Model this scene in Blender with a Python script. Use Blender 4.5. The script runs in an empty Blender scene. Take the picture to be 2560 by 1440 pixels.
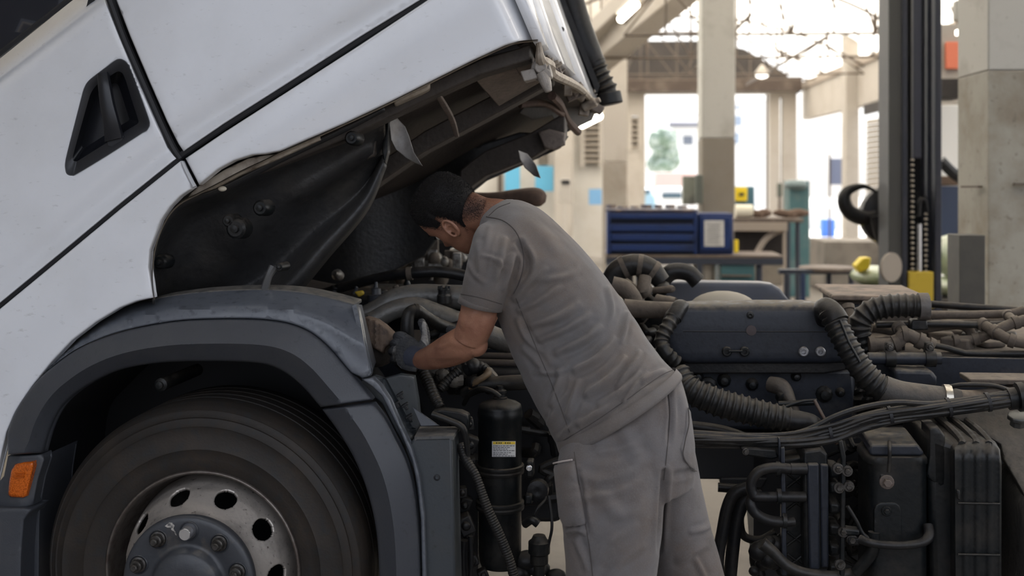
import bpy, bmesh, math, random
import numpy as np
from mathutils import Vector, Matrix
from mathutils.geometry import delaunay_2d_cdt
random.seed(7)
rng = np.random.default_rng(7)
SC = bpy.context.scene
COL = SC.collection

# ------------------------------------------------------------------ camera
F = 2560 * 40.0 / 36.0
CX, HY, CH = 1280.0, 450.0, 1.754
cam_d = bpy.data.cameras.new('camera')
cam_d.lens = 40; cam_d.sensor_width = 36
cam_d.shift_y = (HY - 720.0) / 2560.0
cam_d.dof.use_dof = True
cam_d.dof.focus_distance = 3.5
cam_d.dof.aperture_fstop = 2.3
cam = bpy.data.objects.new('camera', cam_d)
cam.location = (0, 0, CH); cam.rotation_euler = (math.pi / 2, 0, 0)
COL.objects.link(cam); SC.camera = cam

# ------------------------------------------------------------------ world, sun, exposure
SC.view_settings.view_transform = 'Standard'
SC.view_settings.look = 'None'
SC.view_settings.gamma = 1
SC.view_settings.use_curve_mapping = False
SC.view_settings.exposure = 0.06
SC.cycles.max_bounces = 6
SC.cycles.diffuse_bounces = 4
SC.cycles.use_denoising = True
SC.cycles.sample_clamp_indirect = 6
w = bpy.data.worlds.new('sky'); SC.world = w; w.use_nodes = True
nt = w.node_tree; nt.nodes.clear()
geo = nt.nodes.new('ShaderNodeTexCoord')
sep = nt.nodes.new('ShaderNodeSeparateXYZ'); nt.links.new(geo.outputs['Generated'], sep.inputs[0])
def wramp(src, stops):
    r = nt.nodes.new('ShaderNodeValToRGB'); nt.links.new(src, r.inputs[0])
    e = r.color_ramp.elements
    while len(e) < len(stops): e.new(0.5)
    for i, (p, c) in enumerate(stops): e[i].position = p; e[i].color = (*c, 1)
    return r
mr = nt.nodes.new('ShaderNodeMapRange'); mr.inputs[1].default_value = -1; mr.inputs[2].default_value = 1
dx_ = nt.nodes.new('ShaderNodeMath'); dx_.operation = 'MULTIPLY'; dx_.inputs[1].default_value = .42; nt.links.new(sep.outputs['X'], dx_.inputs[0])
dy_ = nt.nodes.new('ShaderNodeMath'); dy_.operation = 'MULTIPLY_ADD'; dy_.inputs[1].default_value = .9; nt.links.new(sep.outputs['Y'], dy_.inputs[0]); nt.links.new(dx_.outputs[0], dy_.inputs[2])
nt.links.new(dy_.outputs[0], mr.inputs[0])
# overcast sky: bluish and dim behind the camera, hazy and bright on the sunny side of the yard
rampy = wramp(mr.outputs[0], [(0.0, (.345, .37, .425)), (.45, (.50, .52, .57)), (.75, (.85, .85, .85)), (1, (.95, .94, .92))])
rampz = wramp(sep.outputs['Z'], [(0.0, (.30, .29, .28)), (.05, (.45, .45, .45)), (.45, (1, 1, 1)), (1, (1.1, 1.1, 1.1))])
mul = nt.nodes.new('ShaderNodeMixRGB'); mul.blend_type = 'MULTIPLY'; mul.inputs[0].default_value = 1
nt.links.new(rampy.outputs[0], mul.inputs[1]); nt.links.new(rampz.outputs[0], mul.inputs[2])
bgn = nt.nodes.new('ShaderNodeBackground'); bgn.inputs[1].default_value = 4.3
nt.links.new(mul.outputs[0], bgn.inputs[0])
wo = nt.nodes.new('ShaderNodeOutputWorld'); nt.links.new(bgn.outputs[0], wo.inputs[0])
sd = bpy.data.lights.new('sun', 'SUN'); sd.energy = 9.0; sd.angle = math.radians(2); sd.color = (1, .96, .90)
so = bpy.data.objects.new('sun', sd); COL.objects.link(so)
so.rotation_euler = Vector((-0.45, -0.75, -1.0)).to_track_quat('-Z', 'Y').to_euler()

# ------------------------------------------------------------------ frames of reference
TH = math.radians(7.2)
TO = np.array([(508 - CX) / F * 3.63, 3.63, 0.0])
TR = np.array([math.cos(TH), -math.sin(TH), 0.0])       # rearward along the truck
TL = np.array([math.sin(TH), math.cos(TH), 0.0])        # across the truck, away from us
UP = np.array([0, 0, 1.0]); CAMP = np.array([0, 0, CH])
def ray(px, py): return np.array([(px - CX) / F, 1.0, (HY - py) / F])
def T(px, py, v=0.0):
    d = ray(px, py); t = (v + TL @ (TO - CAMP)) / (TL @ d)
    return CAMP + d * t
def W(px, py, Y): return CAMP + ray(px, py) * Y
def Z0(px, py):                                          # where a pixel meets the floor
    d = ray(px, py); return CAMP + d * (-CH / d[2])
def proj(p):
    p = np.asarray(p); return np.stack([CX + F * p[..., 0] / p[..., 1], HY - F * (p[..., 2] - CH) / p[..., 1]], -1)
BY = math.radians(3.5)
BR = np.array([math.cos(BY), -math.sin(BY), 0.0]); BL = np.array([math.sin(BY), math.cos(BY), 0.0])

# ------------------------------------------------------------------ materials
MATS = {}
def mat(name, col, rough=.5, metal=0., noise=None, bump=None, spec=None, coat=0, extra=None):
    """noise = list of (scale, colour2, lo, hi[, stretch]); bump = list of (scale, strength[, stretch])"""
    if name in MATS: return MATS[name]
    m = bpy.data.materials.new(name); m.use_nodes = True; MATS[name] = m
    nt = m.node_tree; b = nt.nodes['Principled BSDF']; L = nt.links.new
    b.inputs['Roughness'].default_value = rough; b.inputs['Metallic'].default_value = metal
    if spec is not None: b.inputs['Specular IOR Level'].default_value = spec
    if coat: b.inputs['Coat Weight'].default_value = coat; b.inputs['Coat Roughness'].default_value = .08
    tc = nt.nodes.new('ShaderNodeTexCoord')
    def coords(st):
        if not st: return tc.outputs['Object']
        mp = nt.nodes.new('ShaderNodeMapping'); mp.inputs['Scale'].default_value = st[:3]
        if len(st) > 3: mp.inputs['Rotation'].default_value = st[3:]
        L(tc.outputs['Object'], mp.inputs[0]); return mp.outputs[0]
    cur = None
    rgb = nt.nodes.new('ShaderNodeRGB'); rgb.outputs[0].default_value = (*col, 1); cur = rgb.outputs[0]
    for nz in (noise or []):
        sc, c2, lo, hi = nz[:4]; st = nz[4] if len(nz) > 4 else None
        n = nt.nodes.new('ShaderNodeTexNoise'); n.inputs['Scale'].default_value = sc
        n.inputs['Detail'].default_value = 7; n.inputs['Roughness'].default_value = .6
        L(coords(st), n.inputs['Vector'])
        r = nt.nodes.new('ShaderNodeMapRange'); r.inputs[1].default_value = lo; r.inputs[2].default_value = hi
        L(n.outputs[0], r.inputs[0])
        mx = nt.nodes.new('ShaderNodeMixRGB'); mx.inputs[2].default_value = (*c2, 1)
        L(r.outputs[0], mx.inputs[0]); L(cur, mx.inputs[1]); cur = mx.outputs[0]
    L(cur, b.inputs['Base Color'])
    nrm = None
    for bp in (bump or []):
        sc, stg = bp[:2]; st = bp[2] if len(bp) > 2 else None
        n = nt.nodes.new('ShaderNodeTexNoise'); n.inputs['Scale'].default_value = sc; n.inputs['Detail'].default_value = 5
        L(coords(st), n.inputs['Vector'])
        bn = nt.nodes.new('ShaderNodeBump'); bn.inputs['Strength'].default_value = stg; bn.inputs['Distance'].default_value = .01
        L(n.outputs[0], bn.inputs['Height'])
        if nrm: L(nrm, bn.inputs['Normal'])
        nrm = bn.outputs[0]
    if nrm: L(nrm, b.inputs['Normal'])
    if extra: extra(m, nt, b)
    return m
def dirty(name, col, dust=(.16, .13, .10), rough=.5, metal=0, top=.75, lo=.45, hi=.75, sc=9, bumps=((60, .25),), spec=.5, coat=0):
    """grimy part: dust lies on what faces up, blotches all over"""
    if name in MATS: return MATS[name]
    def ex(m, nt, b):
        L = nt.links.new
        base = b.inputs['Base Color'].links[0].from_socket
        g = nt.nodes.new('ShaderNodeNewGeometry'); s = nt.nodes.new('ShaderNodeSeparateXYZ'); L(g.outputs['Normal'], s.inputs[0])
        r = nt.nodes.new('ShaderNodeMapRange'); r.inputs[1].default_value = .15; r.inputs[2].default_value = .95; r.inputs[4].default_value = top
        L(s.outputs['Z'], r.inputs[0])
        n = nt.nodes.new('ShaderNodeTexNoise'); n.inputs['Scale'].default_value = 35; n.inputs['Detail'].default_value = 6
        tcn = nt.nodes.new('ShaderNodeTexCoord'); L(tcn.outputs['Object'], n.inputs['Vector'])
        r2 = nt.nodes.new('ShaderNodeMapRange'); r2.inputs[1].default_value = .3; r2.inputs[2].default_value = .6
        L(n.outputs[0], r2.inputs[0])
        mm = nt.nodes.new('ShaderNodeMath'); mm.operation = 'MULTIPLY'; L(r.outputs[0], mm.inputs[0]); L(r2.outputs[0], mm.inputs[1])
        mx = nt.nodes.new('ShaderNodeMixRGB'); mx.inputs[2].default_value = (*dust, 1)
        L(mm.outputs[0], mx.inputs[0]); L(base, mx.inputs[1]); L(mx.outputs[0], b.inputs['Base Color'])
        mr_ = nt.nodes.new('ShaderNodeMapRange'); mr_.inputs[3].default_value = rough; mr_.inputs[4].default_value = .9
        L(mm.outputs[0], mr_.inputs[0]); L(mr_.outputs[0], b.inputs['Roughness'])
    dust = tuple(c * .72 for c in dust)
    d2 = tuple(c * .55 for c in dust)
    return mat(name, col, rough, metal, noise=[(sc, d2, lo, hi + .25), (sc * 6, tuple(c * .6 for c in col), .5, .75)], bump=list(bumps), spec=spec, coat=coat, extra=ex)

# ------------------------------------------------------------------ objects
def empty(name, loc=(0, 0, 0), parent=None, **kw):
    o = bpy.data.objects.new(name, None); COL.objects.link(o); o.empty_display_size = .1
    if parent: o.parent = parent
    o.location = loc
    for k, v in kw.items(): o[k] = v
    return o
def thing(name, label, cat, loc=(0, 0, 0), group=None):
    o = empty(name, loc, label=label, category=cat)
    if group: o['group'] = group
    return o
def wloc(o):
    l = np.zeros(3)
    while o is not None: l = l + np.array(o.location); o = o.parent
    return l
def npf(a): return np.asarray(a, dtype=float)
def crom(P, n=6, closed=False):
    P = npf(P)
    if len(P) < 3 and not closed:
        return np.array([P[0] + (P[-1] - P[0]) * t for t in np.linspace(0, 1, n + 1)])
    if closed: Q = np.vstack([P[-1], P, P[0], P[1]]); m = len(P)
    else: Q = np.vstack([2 * P[0] - P[1], P, 2 * P[-1] - P[-2]]); m = len(P) - 1
    out = []
    for i in range(m):
        p0, p1, p2, p3 = Q[i:i + 4]
        for k in range(n):
            t = k / n
            out.append(.5 * (2 * p1 + (p2 - p0) * t + (2 * p0 - 5 * p1 + 4 * p2 - p3) * t * t + (3 * p1 - p0 - 3 * p2 + p3) * t ** 3))
    if not closed: out.append(P[-1])
    return np.array(out)
def resample(P, step):
    P = npf(P); d = np.r_[0, np.cumsum(np.linalg.norm(np.diff(P, axis=0), axis=1))]
    n = max(2, int(d[-1] / step) + 1); s = np.linspace(0, d[-1], n)
    return np.stack([np.interp(s, d, P[:, i]) for i in range(P.shape[1])], 1), s
class MB:
    def __init__(s): s.v = []; s.f = []
    def add(s, V, Fc):
        b = len(s.v); s.v += [tuple(map(float, p)) for p in V]; s.f += [tuple(b + i for i in q) for q in Fc]; return s
    def rings(s, R, caps=True, closed=False):
        n = len(R[0]); V = [p for r in R for p in r]; Fc = []
        m = len(R)
        for i in range(m if closed else m - 1):
            j = (i + 1) % m
            for k in range(n):
                a, b = i * n + k, i * n + (k + 1) % n; c, d = j * n + (k + 1) % n, j * n + k
                Fc.append((a, b, c, d))
        if caps and not closed:
            Fc.append(tuple(range(n - 1, -1, -1))); Fc.append(tuple((m - 1) * n + k for k in range(n)))
        return s.add(V, Fc)
    def tube(s, P, r, sides=12, n=6, caps=True, rf=None, step=None, closed=False, flat=1.0):
        P = npf(P); r = np.atleast_1d(npf(r))
        if len(r) == 1: r = np.repeat(r, len(P))
        Q = crom(np.hstack([P, r[:, None]]), n, closed)
        if step: Q, sl = resample(Q, step)
        else: sl = np.r_[0, np.cumsum(np.linalg.norm(np.diff(Q[:, :3], axis=0), axis=1))]
        C = Q[:, :3]; rr = Q[:, 3].copy()
        if rf is not None: rr = rr * np.array([rf(x, sl[-1]) for x in sl])
        if closed: tg = np.roll(C, -1, 0) - np.roll(C, 1, 0)
        else: tg = np.gradient(C, axis=0)
        tg /= np.linalg.norm(tg, axis=1)[:, None] + 1e-12
        u = np.cross(tg[0], UP);
        if np.linalg.norm(u) < .1: u = np.cross(tg[0], [1, 0, 0])
        u /= np.linalg.norm(u); R = []
        for i in range(len(C)):
            u = u - tg[i] * (u @ tg[i]); u /= np.linalg.norm(u); w_ = np.cross(tg[i], u)
            a = np.arange(sides) * 2 * math.pi / sides
            R.append(C[i] + rr[i] * (np.cos(a)[:, None] * u + flat * np.sin(a)[:, None] * w_))
        return s.rings(R, caps, closed)
    def hose(s, P, r, pitch=.018, depth=.13, ends=0.0, sides=18):
        def rf(x, L):
            if x < ends or x > L - ends: return 1.0
            ph = ((x - ends) % pitch) / pitch
            return 1.0 - depth * (1 - math.exp(-((ph - .5) / .20) ** 2))
        return s.tube(P, r, sides, 10, rf=rf, step=pitch / 9)
    def lathe(s, c, ax, prof, sides=32, caps=True, a0=0, ref=None):
        """prof = [(radius, height along ax)]"""
        c = npf(c); ax = npf(ax) / np.linalg.norm(ax)
        u = np.cross(ax, UP if ref is None else ref)
        if np.linalg.norm(u) < .1: u = np.cross(ax, [1, 0, 0])
        u /= np.linalg.norm(u); w_ = np.cross(ax, u); a = a0 + np.arange(sides) * 2 * math.pi / sides
        R = [c + ax * h + max(r, 1e-4) * (np.cos(a)[:, None] * u + np.sin(a)[:, None] * w_) for r, h in prof]
        return s.rings(R, caps)
    def cyl(s, a, b, r, sides=16, r2=None):
        a, b = npf(a), npf(b); return s.lathe(a, b - a, [(r, 0), (r if r2 is None else r2, np.linalg.norm(b - a))], sides)
    def box(s, c, h, X=(1, 0, 0), Y=(0, 1, 0), Zv=(0, 0, 1)):
        c, X, Y, Zv = map(npf, (c, X, Y, Zv)); V = []
        for k in (-1, 1):
            for i, j in ((-1, -1), (1, -1), (1, 1), (-1, 1)): V.append(c + X * i * h[0] + Y * j * h[1] + Zv * k * h[2])
        return s.add(V, [(0, 3, 2, 1), (4, 5, 6, 7), (0, 1, 5, 4), (1, 2, 6, 5), (2, 3, 7, 6), (3, 0, 4, 7)])
    def hexa(s, A, B):
        """two matching polygon rings joined"""
        return s.rings([npf(A), npf(B)])
    def tp(s, poly, v, t):
        """pixel polygon on the truck plane v, given thickness t away from us"""
        A = [T(x, y, v) for x, y in poly]; return s.rings([A, [p + TL * t for p in A]])
    def bar(s, a, b, w_, h, up=UP):
        a, b = npf(a), npf(b); d = b - a; L = np.linalg.norm(d); d /= L
        sd_ = np.cross(d, up); sd_ /= np.linalg.norm(sd_); u2 = np.cross(sd_, d)
        return s.box((a + b) / 2, (L / 2, w_ / 2, h / 2), d, sd_, u2)
    def sphere(s, c, r, n=12, sc=(1, 1, 1)):
        c = npf(c); R = []
        for i in range(n + 1):
            ph = math.pi * i / n; rr = max(math.sin(ph), 1e-3) * r
            a = np.arange(n * 2) * math.pi / n
            R.append(c + np.stack([rr * np.cos(a) * sc[0], rr * np.sin(a) * sc[1], np.full_like(a, -r * math.cos(ph) * sc[2])], 1))
        return s.rings(R)
    def build(s, name, m, parent=None, bevel=0, sharp=38, seg=2, subsurf=0, props=None, fix=True):
        me = bpy.data.meshes.new(name)
        off = wloc(parent) if parent is not None else np.zeros(3)
        V = npf(s.v)
        if parent is None: off = np.array([V[:, 0].mean(), V[:, 1].mean(), V[:, 2].min()])
        me.from_pydata([tuple(p) for p in (V - off)], [], s.f)
        if fix:
            bm = bmesh.new(); bm.from_mesh(me); bmesh.ops.recalc_face_normals(bm, faces=bm.faces); bm.to_mesh(me); bm.free()
        me.polygons.foreach_set('use_smooth', [True] * len(me.polygons))
        if sharp: me.set_sharp_from_angle(angle=math.radians(sharp))
        me.materials.append(m); me.update()
        o = bpy.data.objects.new(name, me); COL.objects.link(o)
        if parent is not None: o.parent = parent
        else: o.location = off
        if bevel:
            md = o.modifiers.new('bevel', 'BEVEL'); md.width = bevel; md.segments = seg; md.limit_method = 'ANGLE'; md.angle_limit = math.radians(40); md.harden_normals = False
        if subsurf:
            md = o.modifiers.new('sub', 'SUBSURF'); md.levels = subsurf; md.render_levels = subsurf
        for k, v in (props or {}).items(): o[k] = v
        return o
def tag(o, label, cat, group=None, kind=None):
    if label: o['label'] = label
    if cat: o['category'] = cat
    if group: o['group'] = group
    if kind: o['kind'] = kind
    return o
def structure(o): o['kind'] = 'structure'; return o

def pip(poly, P):
    """points in polygon"""
    poly = npf(poly); P = npf(P); c = np.zeros(len(P), bool); j = len(poly) - 1
    for i in range(len(poly)):
        xi, yi = poly[i]; xj, yj = poly[j]
        m = ((yi > P[:, 1]) != (yj > P[:, 1])) & (P[:, 0] < (xj - xi) * (P[:, 1] - yi) / (yj - yi + 1e-12) + xi)
        c ^= m; j = i
    return c
def pdist(line, P, closed=False):
    line = npf(line); P = npf(P); best = np.full(len(P), 1e9)
    n = len(line)
    for i in range(n if closed else n - 1):
        a, b = line[i], line[(i + 1) % n]; d = b - a; L = d @ d + 1e-12
        t = np.clip(((P - a) @ d) / L, 0, 1); best = np.minimum(best, np.linalg.norm(P - a - t[:, None] * d, axis=1))
    return best
def panel(name, outline, vf, m, parent, holes=(), spacing=14, rim=6, rimd=.006, thick=.02, smooth=0, sharp=0, props=None, lines=(), tf=None):
    """curved sheet: the pixel outline carried on to the truck side at depth vf(points), edges rolled in, with a real thickness"""
    out = crom(outline, smooth, True) if smooth else npf(outline)
    def dens(p, st):
        r = []
        for i in range(len(p)):
            a, b = p[i], p[(i + 1) % len(p)]; k = max(1, int(np.linalg.norm(b - a) / st))
            r += [a + (b - a) * t / k for t in range(k)]
        return np.array(r)
    loops = [dens(out, spacing * .7)] + [dens(npf(h), spacing * .6) for h in holes]
    lo, hi = out.min(0), out.max(0)
    gx, gy = np.meshgrid(np.arange(lo[0], hi[0], spacing), np.arange(lo[1], hi[1], spacing)); gx = gx + (np.arange(gy.shape[0])[:, None] % 2) * spacing / 2
    G = np.stack([gx.ravel(), gy.ravel()], 1)
    def inside(P):
        k = pip(loops[0], P)
        for h in loops[1:]: k &= ~pip(h, P)
        return k
    def bd(P): return np.min([pdist(l, P, True) for l in loops], 0)
    G = G[inside(G)]; G = G[bd(G) > rim * 1.3]
    extra = []
    for l in loops:
        tg = np.roll(l, -1, 0) - np.roll(l, 1, 0); nn = np.stack([-tg[:, 1], tg[:, 0]], 1); nn /= np.linalg.norm(nn, axis=1)[:, None] + 1e-9
        for k in (.25, .6, 1.05):
            for sg in (1, -1):
                q = l + nn * sg * rim * k; q = q[inside(q)]; q = q[bd(q) > rim * k * .93]; extra.append(q)
    for ln in lines:
        q = crom(npf(ln), 8) if len(ln) > 2 else npf(ln)
        q, _ = resample(q, spacing * .8); q = q[inside(q)]; q = q[bd(q) > 2]; extra.append(q)
    pts = np.vstack([*loops, *extra, G]); edges = []; b = 0
    for l in loops:
        edges += [(b + i, b + (i + 1) % len(l)) for i in range(len(l))]; b += len(l)
    vo, eo, fo, ov, oe, of = delaunay_2d_cdt([Vector(p) for p in pts], edges, [], 0, 1e-4)
    P2 = npf([tuple(p) for p in vo]); tri = npf([f for f in fo if len(f) == 3]).astype(int)
    cen = P2[tri].mean(1); tri = tri[inside(cen)]
    d = np.clip(bd(P2) / max(rim, 1e-3), 0, 1)
    v = vf(P2) + rimd * (1 - np.sqrt(np.clip(1 - (1 - d) ** 2, 0, 1)))
    Tp = tf or T
    V = [Tp(p[0], p[1], vv) for p, vv in zip(P2, v)]
    mb = MB(); mb.add(V, [tuple(t) for t in tri])
    mb.add([p + TL * thick for p in V], [tuple(t[::-1]) for t in tri])
    # side walls
    cnt = {}
    for t in tri:
        for i in range(3):
            e = (int(t[i]), int(t[(i + 1) % 3])); k = (min(e), max(e)); cnt[k] = cnt.get(k, 0) + 1
    for (a, c), k in cnt.items():
        if k == 1: mb.add([V[a], V[c], V[c] + TL * thick, V[a] + TL * thick], [(0, 1, 2, 3)])
    o = mb.build(name, m, parent, sharp=sharp, props=props)
    if not sharp:
        bm = bmesh.new(); bm.from_mesh(o.data)
        bmesh.ops.remove_doubles(bm, verts=bm.verts, dist=1e-5); bmesh.ops.recalc_face_normals(bm, faces=bm.faces); bm.to_mesh(o.data); bm.free()
        o.data.set_sharp_from_angle(angle=math.radians(55))
    return o
# ================================================================== THE TRUCK
M_white = mat('cab_paint', (.80, .815, .85), .22, noise=[(2.2, (.72, .73, .75), .45, .75), (26, (.50, .50, .50), .62, .85, (1, 1, 2.5))], bump=[(1.6, .05)], coat=.5)
M_cream = mat('primer_flange', (.36, .31, .25), .55, noise=[(20, (.17, .13, .10), .45, .7)])
M_gap = mat('black_seal_and_backing', (.012, .012, .014), .6)  # near-black for the real seals and for the added backing blocks
M_hand = mat('handle_plastic', (.012, .013, .017), .34, bump=[(300, .05)])
M_glass = mat('dark_side_glass', (.012, .014, .022), .06)
M_fend = mat('mudguard_plastic', (.115, .125, .145), .30, noise=[(3, (.17, .18, .195), .5, .8, (1, 1, 3)), (40, (.035, .04, .05), .55, .8)], bump=[(90, .04)])
M_supp = mat('support_plastic', (.048, .055, .062), .42, noise=[(6, (.055, .058, .06), .5, .75), (40, (.02, .022, .024), .6, .8)], bump=[(120, .05)])
M_flare = mat('flare_plastic', (.050, .054, .064), .45, noise=[(5, (.068, .07, .075), .5, .8), (45, (.033, .036, .042), .6, .8)], bump=[(220, .08)])
M_black = dirty('black_rubber', (.010, .010, .011), dust=(.08, .068, .055), rough=.38, top=.7, bumps=((90, .1),), spec=.3)
M_hose = dirty('hose_rubber', (.013, .013, .013), dust=(.12, .10, .078), rough=.38, top=.75, bumps=((90, .1),), spec=.3)
M_dark = dirty('black_painted_steel', (.0065, .008, .009), dust=(.10, .085, .07), rough=.34, top=.8, bumps=((70, .08),), spec=.3)
M_case = dirty('blue_black_cover', (.022, .025, .033), dust=(.20, .17, .13), rough=.36, top=.8, lo=.6, hi=.9, bumps=((90, .06),), spec=.3)
M_under = dirty('sooty_underside', (.052, .042, .035), dust=(.10, .08, .06), rough=.65, top=.3)
M_under2 = dirty('brown_floor_panel', (.185, .15, .127), dust=(.14, .11, .09), rough=.6, top=.2)
M_liner = dirty('arch_liner_plastic', (.026, .026, .027), dust=(.12, .105, .085), rough=.40, top=.3, lo=.45, hi=.7, sc=4, bumps=((9, .35), (60, .2)))
M_cast = dirty('cast_aluminium', (.11, .11, .105), dust=(.26, .22, .18), rough=.38, metal=.25, top=.8)
M_tan = dirty('dusty_tan_metal', (.085, .067, .052), dust=(.21, .17, .13), rough=.8, top=.9)
M_tyre = mat('tyre_rubber', (.022, .018, .015), .6, spec=.35, noise=[(4, (.042, .031, .023), .45, .75), (30, (.02, .02, .02), .5, .7)], bump=[(120, .12)])
M_rim = mat('steel_rim', (.52, .475, .43), .38, metal=.55, noise=[(9, (.26, .24, .22), .5, .72), (60, (.10, .08, .07), .6, .72)], bump=[(70, .1)])
M_hub = mat('hub_paint', (.040, .043, .050), .42, noise=[(16, (.09, .08, .07), .55, .75)], bump=[(60, .1)])
M_nut = mat('nut_steel', (.09, .085, .08), .4, metal=.7, noise=[(60, (.04, .035, .03), .45, .6)])
M_chrome = mat('bright_nut_cap', (.75, .75, .77), .25, metal=.9)
M_amber = mat('amber_lens', (.62, .13, .01), .18, coat=.5, noise=[(220, (.35, .06, .0), .45, .6)])

truck = thing('truck', 'white heavy truck with its cab tilted forward, a bared chassis and a mechanic leaning in', 'truck', tuple(TO))
TK = truck

# ---- distance along the tilted cab's belt seam (for the crease above it)
SEAM = npf([(1130, -50), (1060, 0), (900, 100), (700, 228), (560, 317), (456, 386), (440, 404), (300, 515), (150, 640), (0, 763), (-150, 885), (-540, 1205)])
def seamd(P):
    """signed distance: above the seam positive"""
    d = pdist(SEAM, P); y = np.interp(P[:, 0], SEAM[::-1, 0], SEAM[::-1, 1]); return np.where(P[:, 1] < y, d, -d)
def cab_v(P):
    s = seamd(P)
    # crowned side with a shallow hollow just above the seam and a fuller sill under it
    v = .018 * np.exp(-((s - 34) / 26.0) ** 2) * (s > 0) + .0
    v = v - .012 * np.exp(-((s + 70) / 60.0) ** 2) * (s < 0)
    v = v + 1.1e-7 * np.clip(s - 60, 0, None) ** 2
    # rolls inwards towards the rear corner and the window
    e = P[:, 0] * .912 - P[:, 1] * .41      # distance rearward along the tilted cab
    v = v + .00004 * np.clip(e - 1125, 0, None) ** 2
    g = (P[:, 0] * .608 + P[:, 1] * .794)   # distance from the window edge
    v = v + .000042 * np.clip(185 - g, 0, 400) ** 2
    return v
door = panel('door', [(-520, 531), (0, 131), (168, 0), (215, -36), (252, -36), (262, -2), (300, 95), (345, 205), (395, 318), (420, 368), (441, 396), (300, 509), (150, 634), (0, 757), (-160, 888), (-520, 1183)],
             cab_v, M_white, TK, spacing=16, rim=5, rimd=.008, thick=.03,
             holes=[[(300, 152), (318, 162), (328, 185), (370, 302), (368, 318), (355, 330), (185, 435), (172, 435), (166, 425), (168, 395), (212, 222), (228, 203), (240, 192), (285, 154)]])
# door handle recess and grip
hb = MB()
ho = crom([(296, 147), (308, 149), (318, 158), (330, 182), (352, 240), (372, 296), (374, 312), (368, 324), (352, 335), (270, 388), (194, 434), (180, 439), (168, 436), (163, 424), (164, 398), (184, 318), (204, 240), (210, 220), (219, 204), (236, 189), (264, 168), (284, 153)], 4, True)
hi_ = crom([(294, 179), (301, 180), (307, 185), (315, 204), (330, 252), (345, 298), (346, 305), (342, 311), (333, 316), (260, 361), (198, 400), (190, 403), (184, 402), (182, 396), (184, 384), (202, 318), (222, 248), (227, 234), (234, 222), (244, 211), (268, 195), (286, 183)], 4, True)
c0 = ho.mean(0); v0 = .004
rg = []
for f_, dv, mixk in ((1.0, .012, 0), (1.0, -.004, 0), (.985, -.009, 0), (1, -.008, .45), (1, 0.0, 1), (1, .035, 1)):
    base = ho * (1 - mixk) + hi_ * mixk; base = c0 + (base - c0) * f_; rg.append([T(x, y, v0 + dv) for x, y in base])
deep = hi_.mean(0) + (hi_ - hi_.mean(0)) * .72
rg.append([T(x, y, v0 + .062) for x, y in deep])
hb.rings(rg, caps=False); hb.add(rg[-1], [tuple(range(len(deep)))])
hb.build('handle_recess', M_hand, door)
gb = MB()
G = [(258, 183), (262, 215), (269, 262), (279, 306), (286, 350)]
gs = crom([(x, y, v, w_) for (x, y), v, w_ in zip(G, (.0, -.014, -.018, -.014, .0), (13, 15, 17, 19, 23))], 6)
R = []
for x, y, v, w_ in gs:
    c = T(x, y, v); a = (T(x + w_, y - w_ * .25, v) - c); R.append([c + a * np.sign(math.cos(t)) * abs(math.cos(t)) ** .6 + TL * .014 * np.sign(math.sin(t)) * abs(math.sin(t)) ** .7 for t in np.arange(12) * math.pi / 6])
gb.rings(R); gb.tp([(268, 352), (300, 338), (310, 340), (305, 350), (280, 366), (270, 364)], -.004, .02)
gb.build('door_handle', M_hand, door)
panel('side_window', [(-560, 582), (0, 143), (178, 0), (300, -100), (-560, -100)], lambda P: P[:, 0] * 0 + .075, M_glass, TK, spacing=60, rim=4, thick=.008)
wsl = MB(); wsl.tube([T(-520, 536, .045), T(-170, 265, .045), T(0, 133, .045), T(170, 1, .045), T(230, -45, .045)], .009, 8, 3); wsl.build('window_seal', M_gap, TK)
panel('upper_side_panel', [(283, -60), (1150, -60), (1060, -6), (900, 92), (700, 220), (560, 309), (459, 378), (446, 360), (418, 304), (372, 200), (326, 92), (290, -2)],
      cab_v, M_white, TK, spacing=18, rim=5, rimd=.009, thick=.03)
panel('lower_side_panel', [(1078, -6), (1160, -60), (1285, -60), (1300, 0), (1322, 55), (1344, 101), (1326, 101), (1295, 104), (1262, 114), (1180, 152), (1060, 212), (960, 262), (860, 309), (760, 352), (700, 378), (664, 385), (630, 388), (585, 402), (545, 424), (498, 462), (476, 420), (464, 396), (560, 331), (700, 241), (900, 112)],
      cab_v, M_white, TK, spacing=15, rim=6, rimd=.012, thick=.03)
wing = panel('cab_corner_panel', [(-520, 1200), (-160, 905), (0, 772), (150, 648), (300, 523), (440, 411), (452, 402), (466, 432), (484, 468), (450, 492), (425, 518), (402, 552), (388, 590), (375, 625), (372, 668), (378, 705), (383, 744), (340, 754), (300, 770), (240, 806), (180, 852), (130, 905), (80, 968), (40, 1030), (18, 1080), (4, 1140), (-20, 1240), (-520, 1260)],
      cab_v, M_white, TK, spacing=15, rim=6, rimd=.012, thick=.03)
panel('cab_upper_panel', [(262, -62), (700, -62), (1277, -62), (1200, -240), (1130, -420), (40, -420), (170, -200)], lambda P: .00004 * np.clip(P[:, 0] - (1300 + .4 * P[:, 1]) + 72, 0, None) ** 2 + .003, M_white, TK, spacing=40, rim=5, rimd=.009, thick=.03)
# chrome-like joint strip under the seam crossing, and dark gap seals
st = MB(); st.tube([T(455, 404, -.008), T(468, 432, -.010), T(486, 467, -.008)], [.005, .007, .008], 8, 4); st.build('joint_strip', mat('joint_strip', (.45, .46, .48), .3), TK)
sb = MB(); sb.tube([T(x, y, .022) for x, y in ((262, -30), (275, 0), (310, 95), (358, 205), (408, 318), (434, 372), (452, 398))], .0125, 8, 5); sb.build('door_seal', M_gap, TK)
sb = MB(); sb.tube([T(x, y, .026) for x, y in SEAM], .011, 8, 4); sb.build('belt_seam_seal', M_gap, TK)
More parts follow.
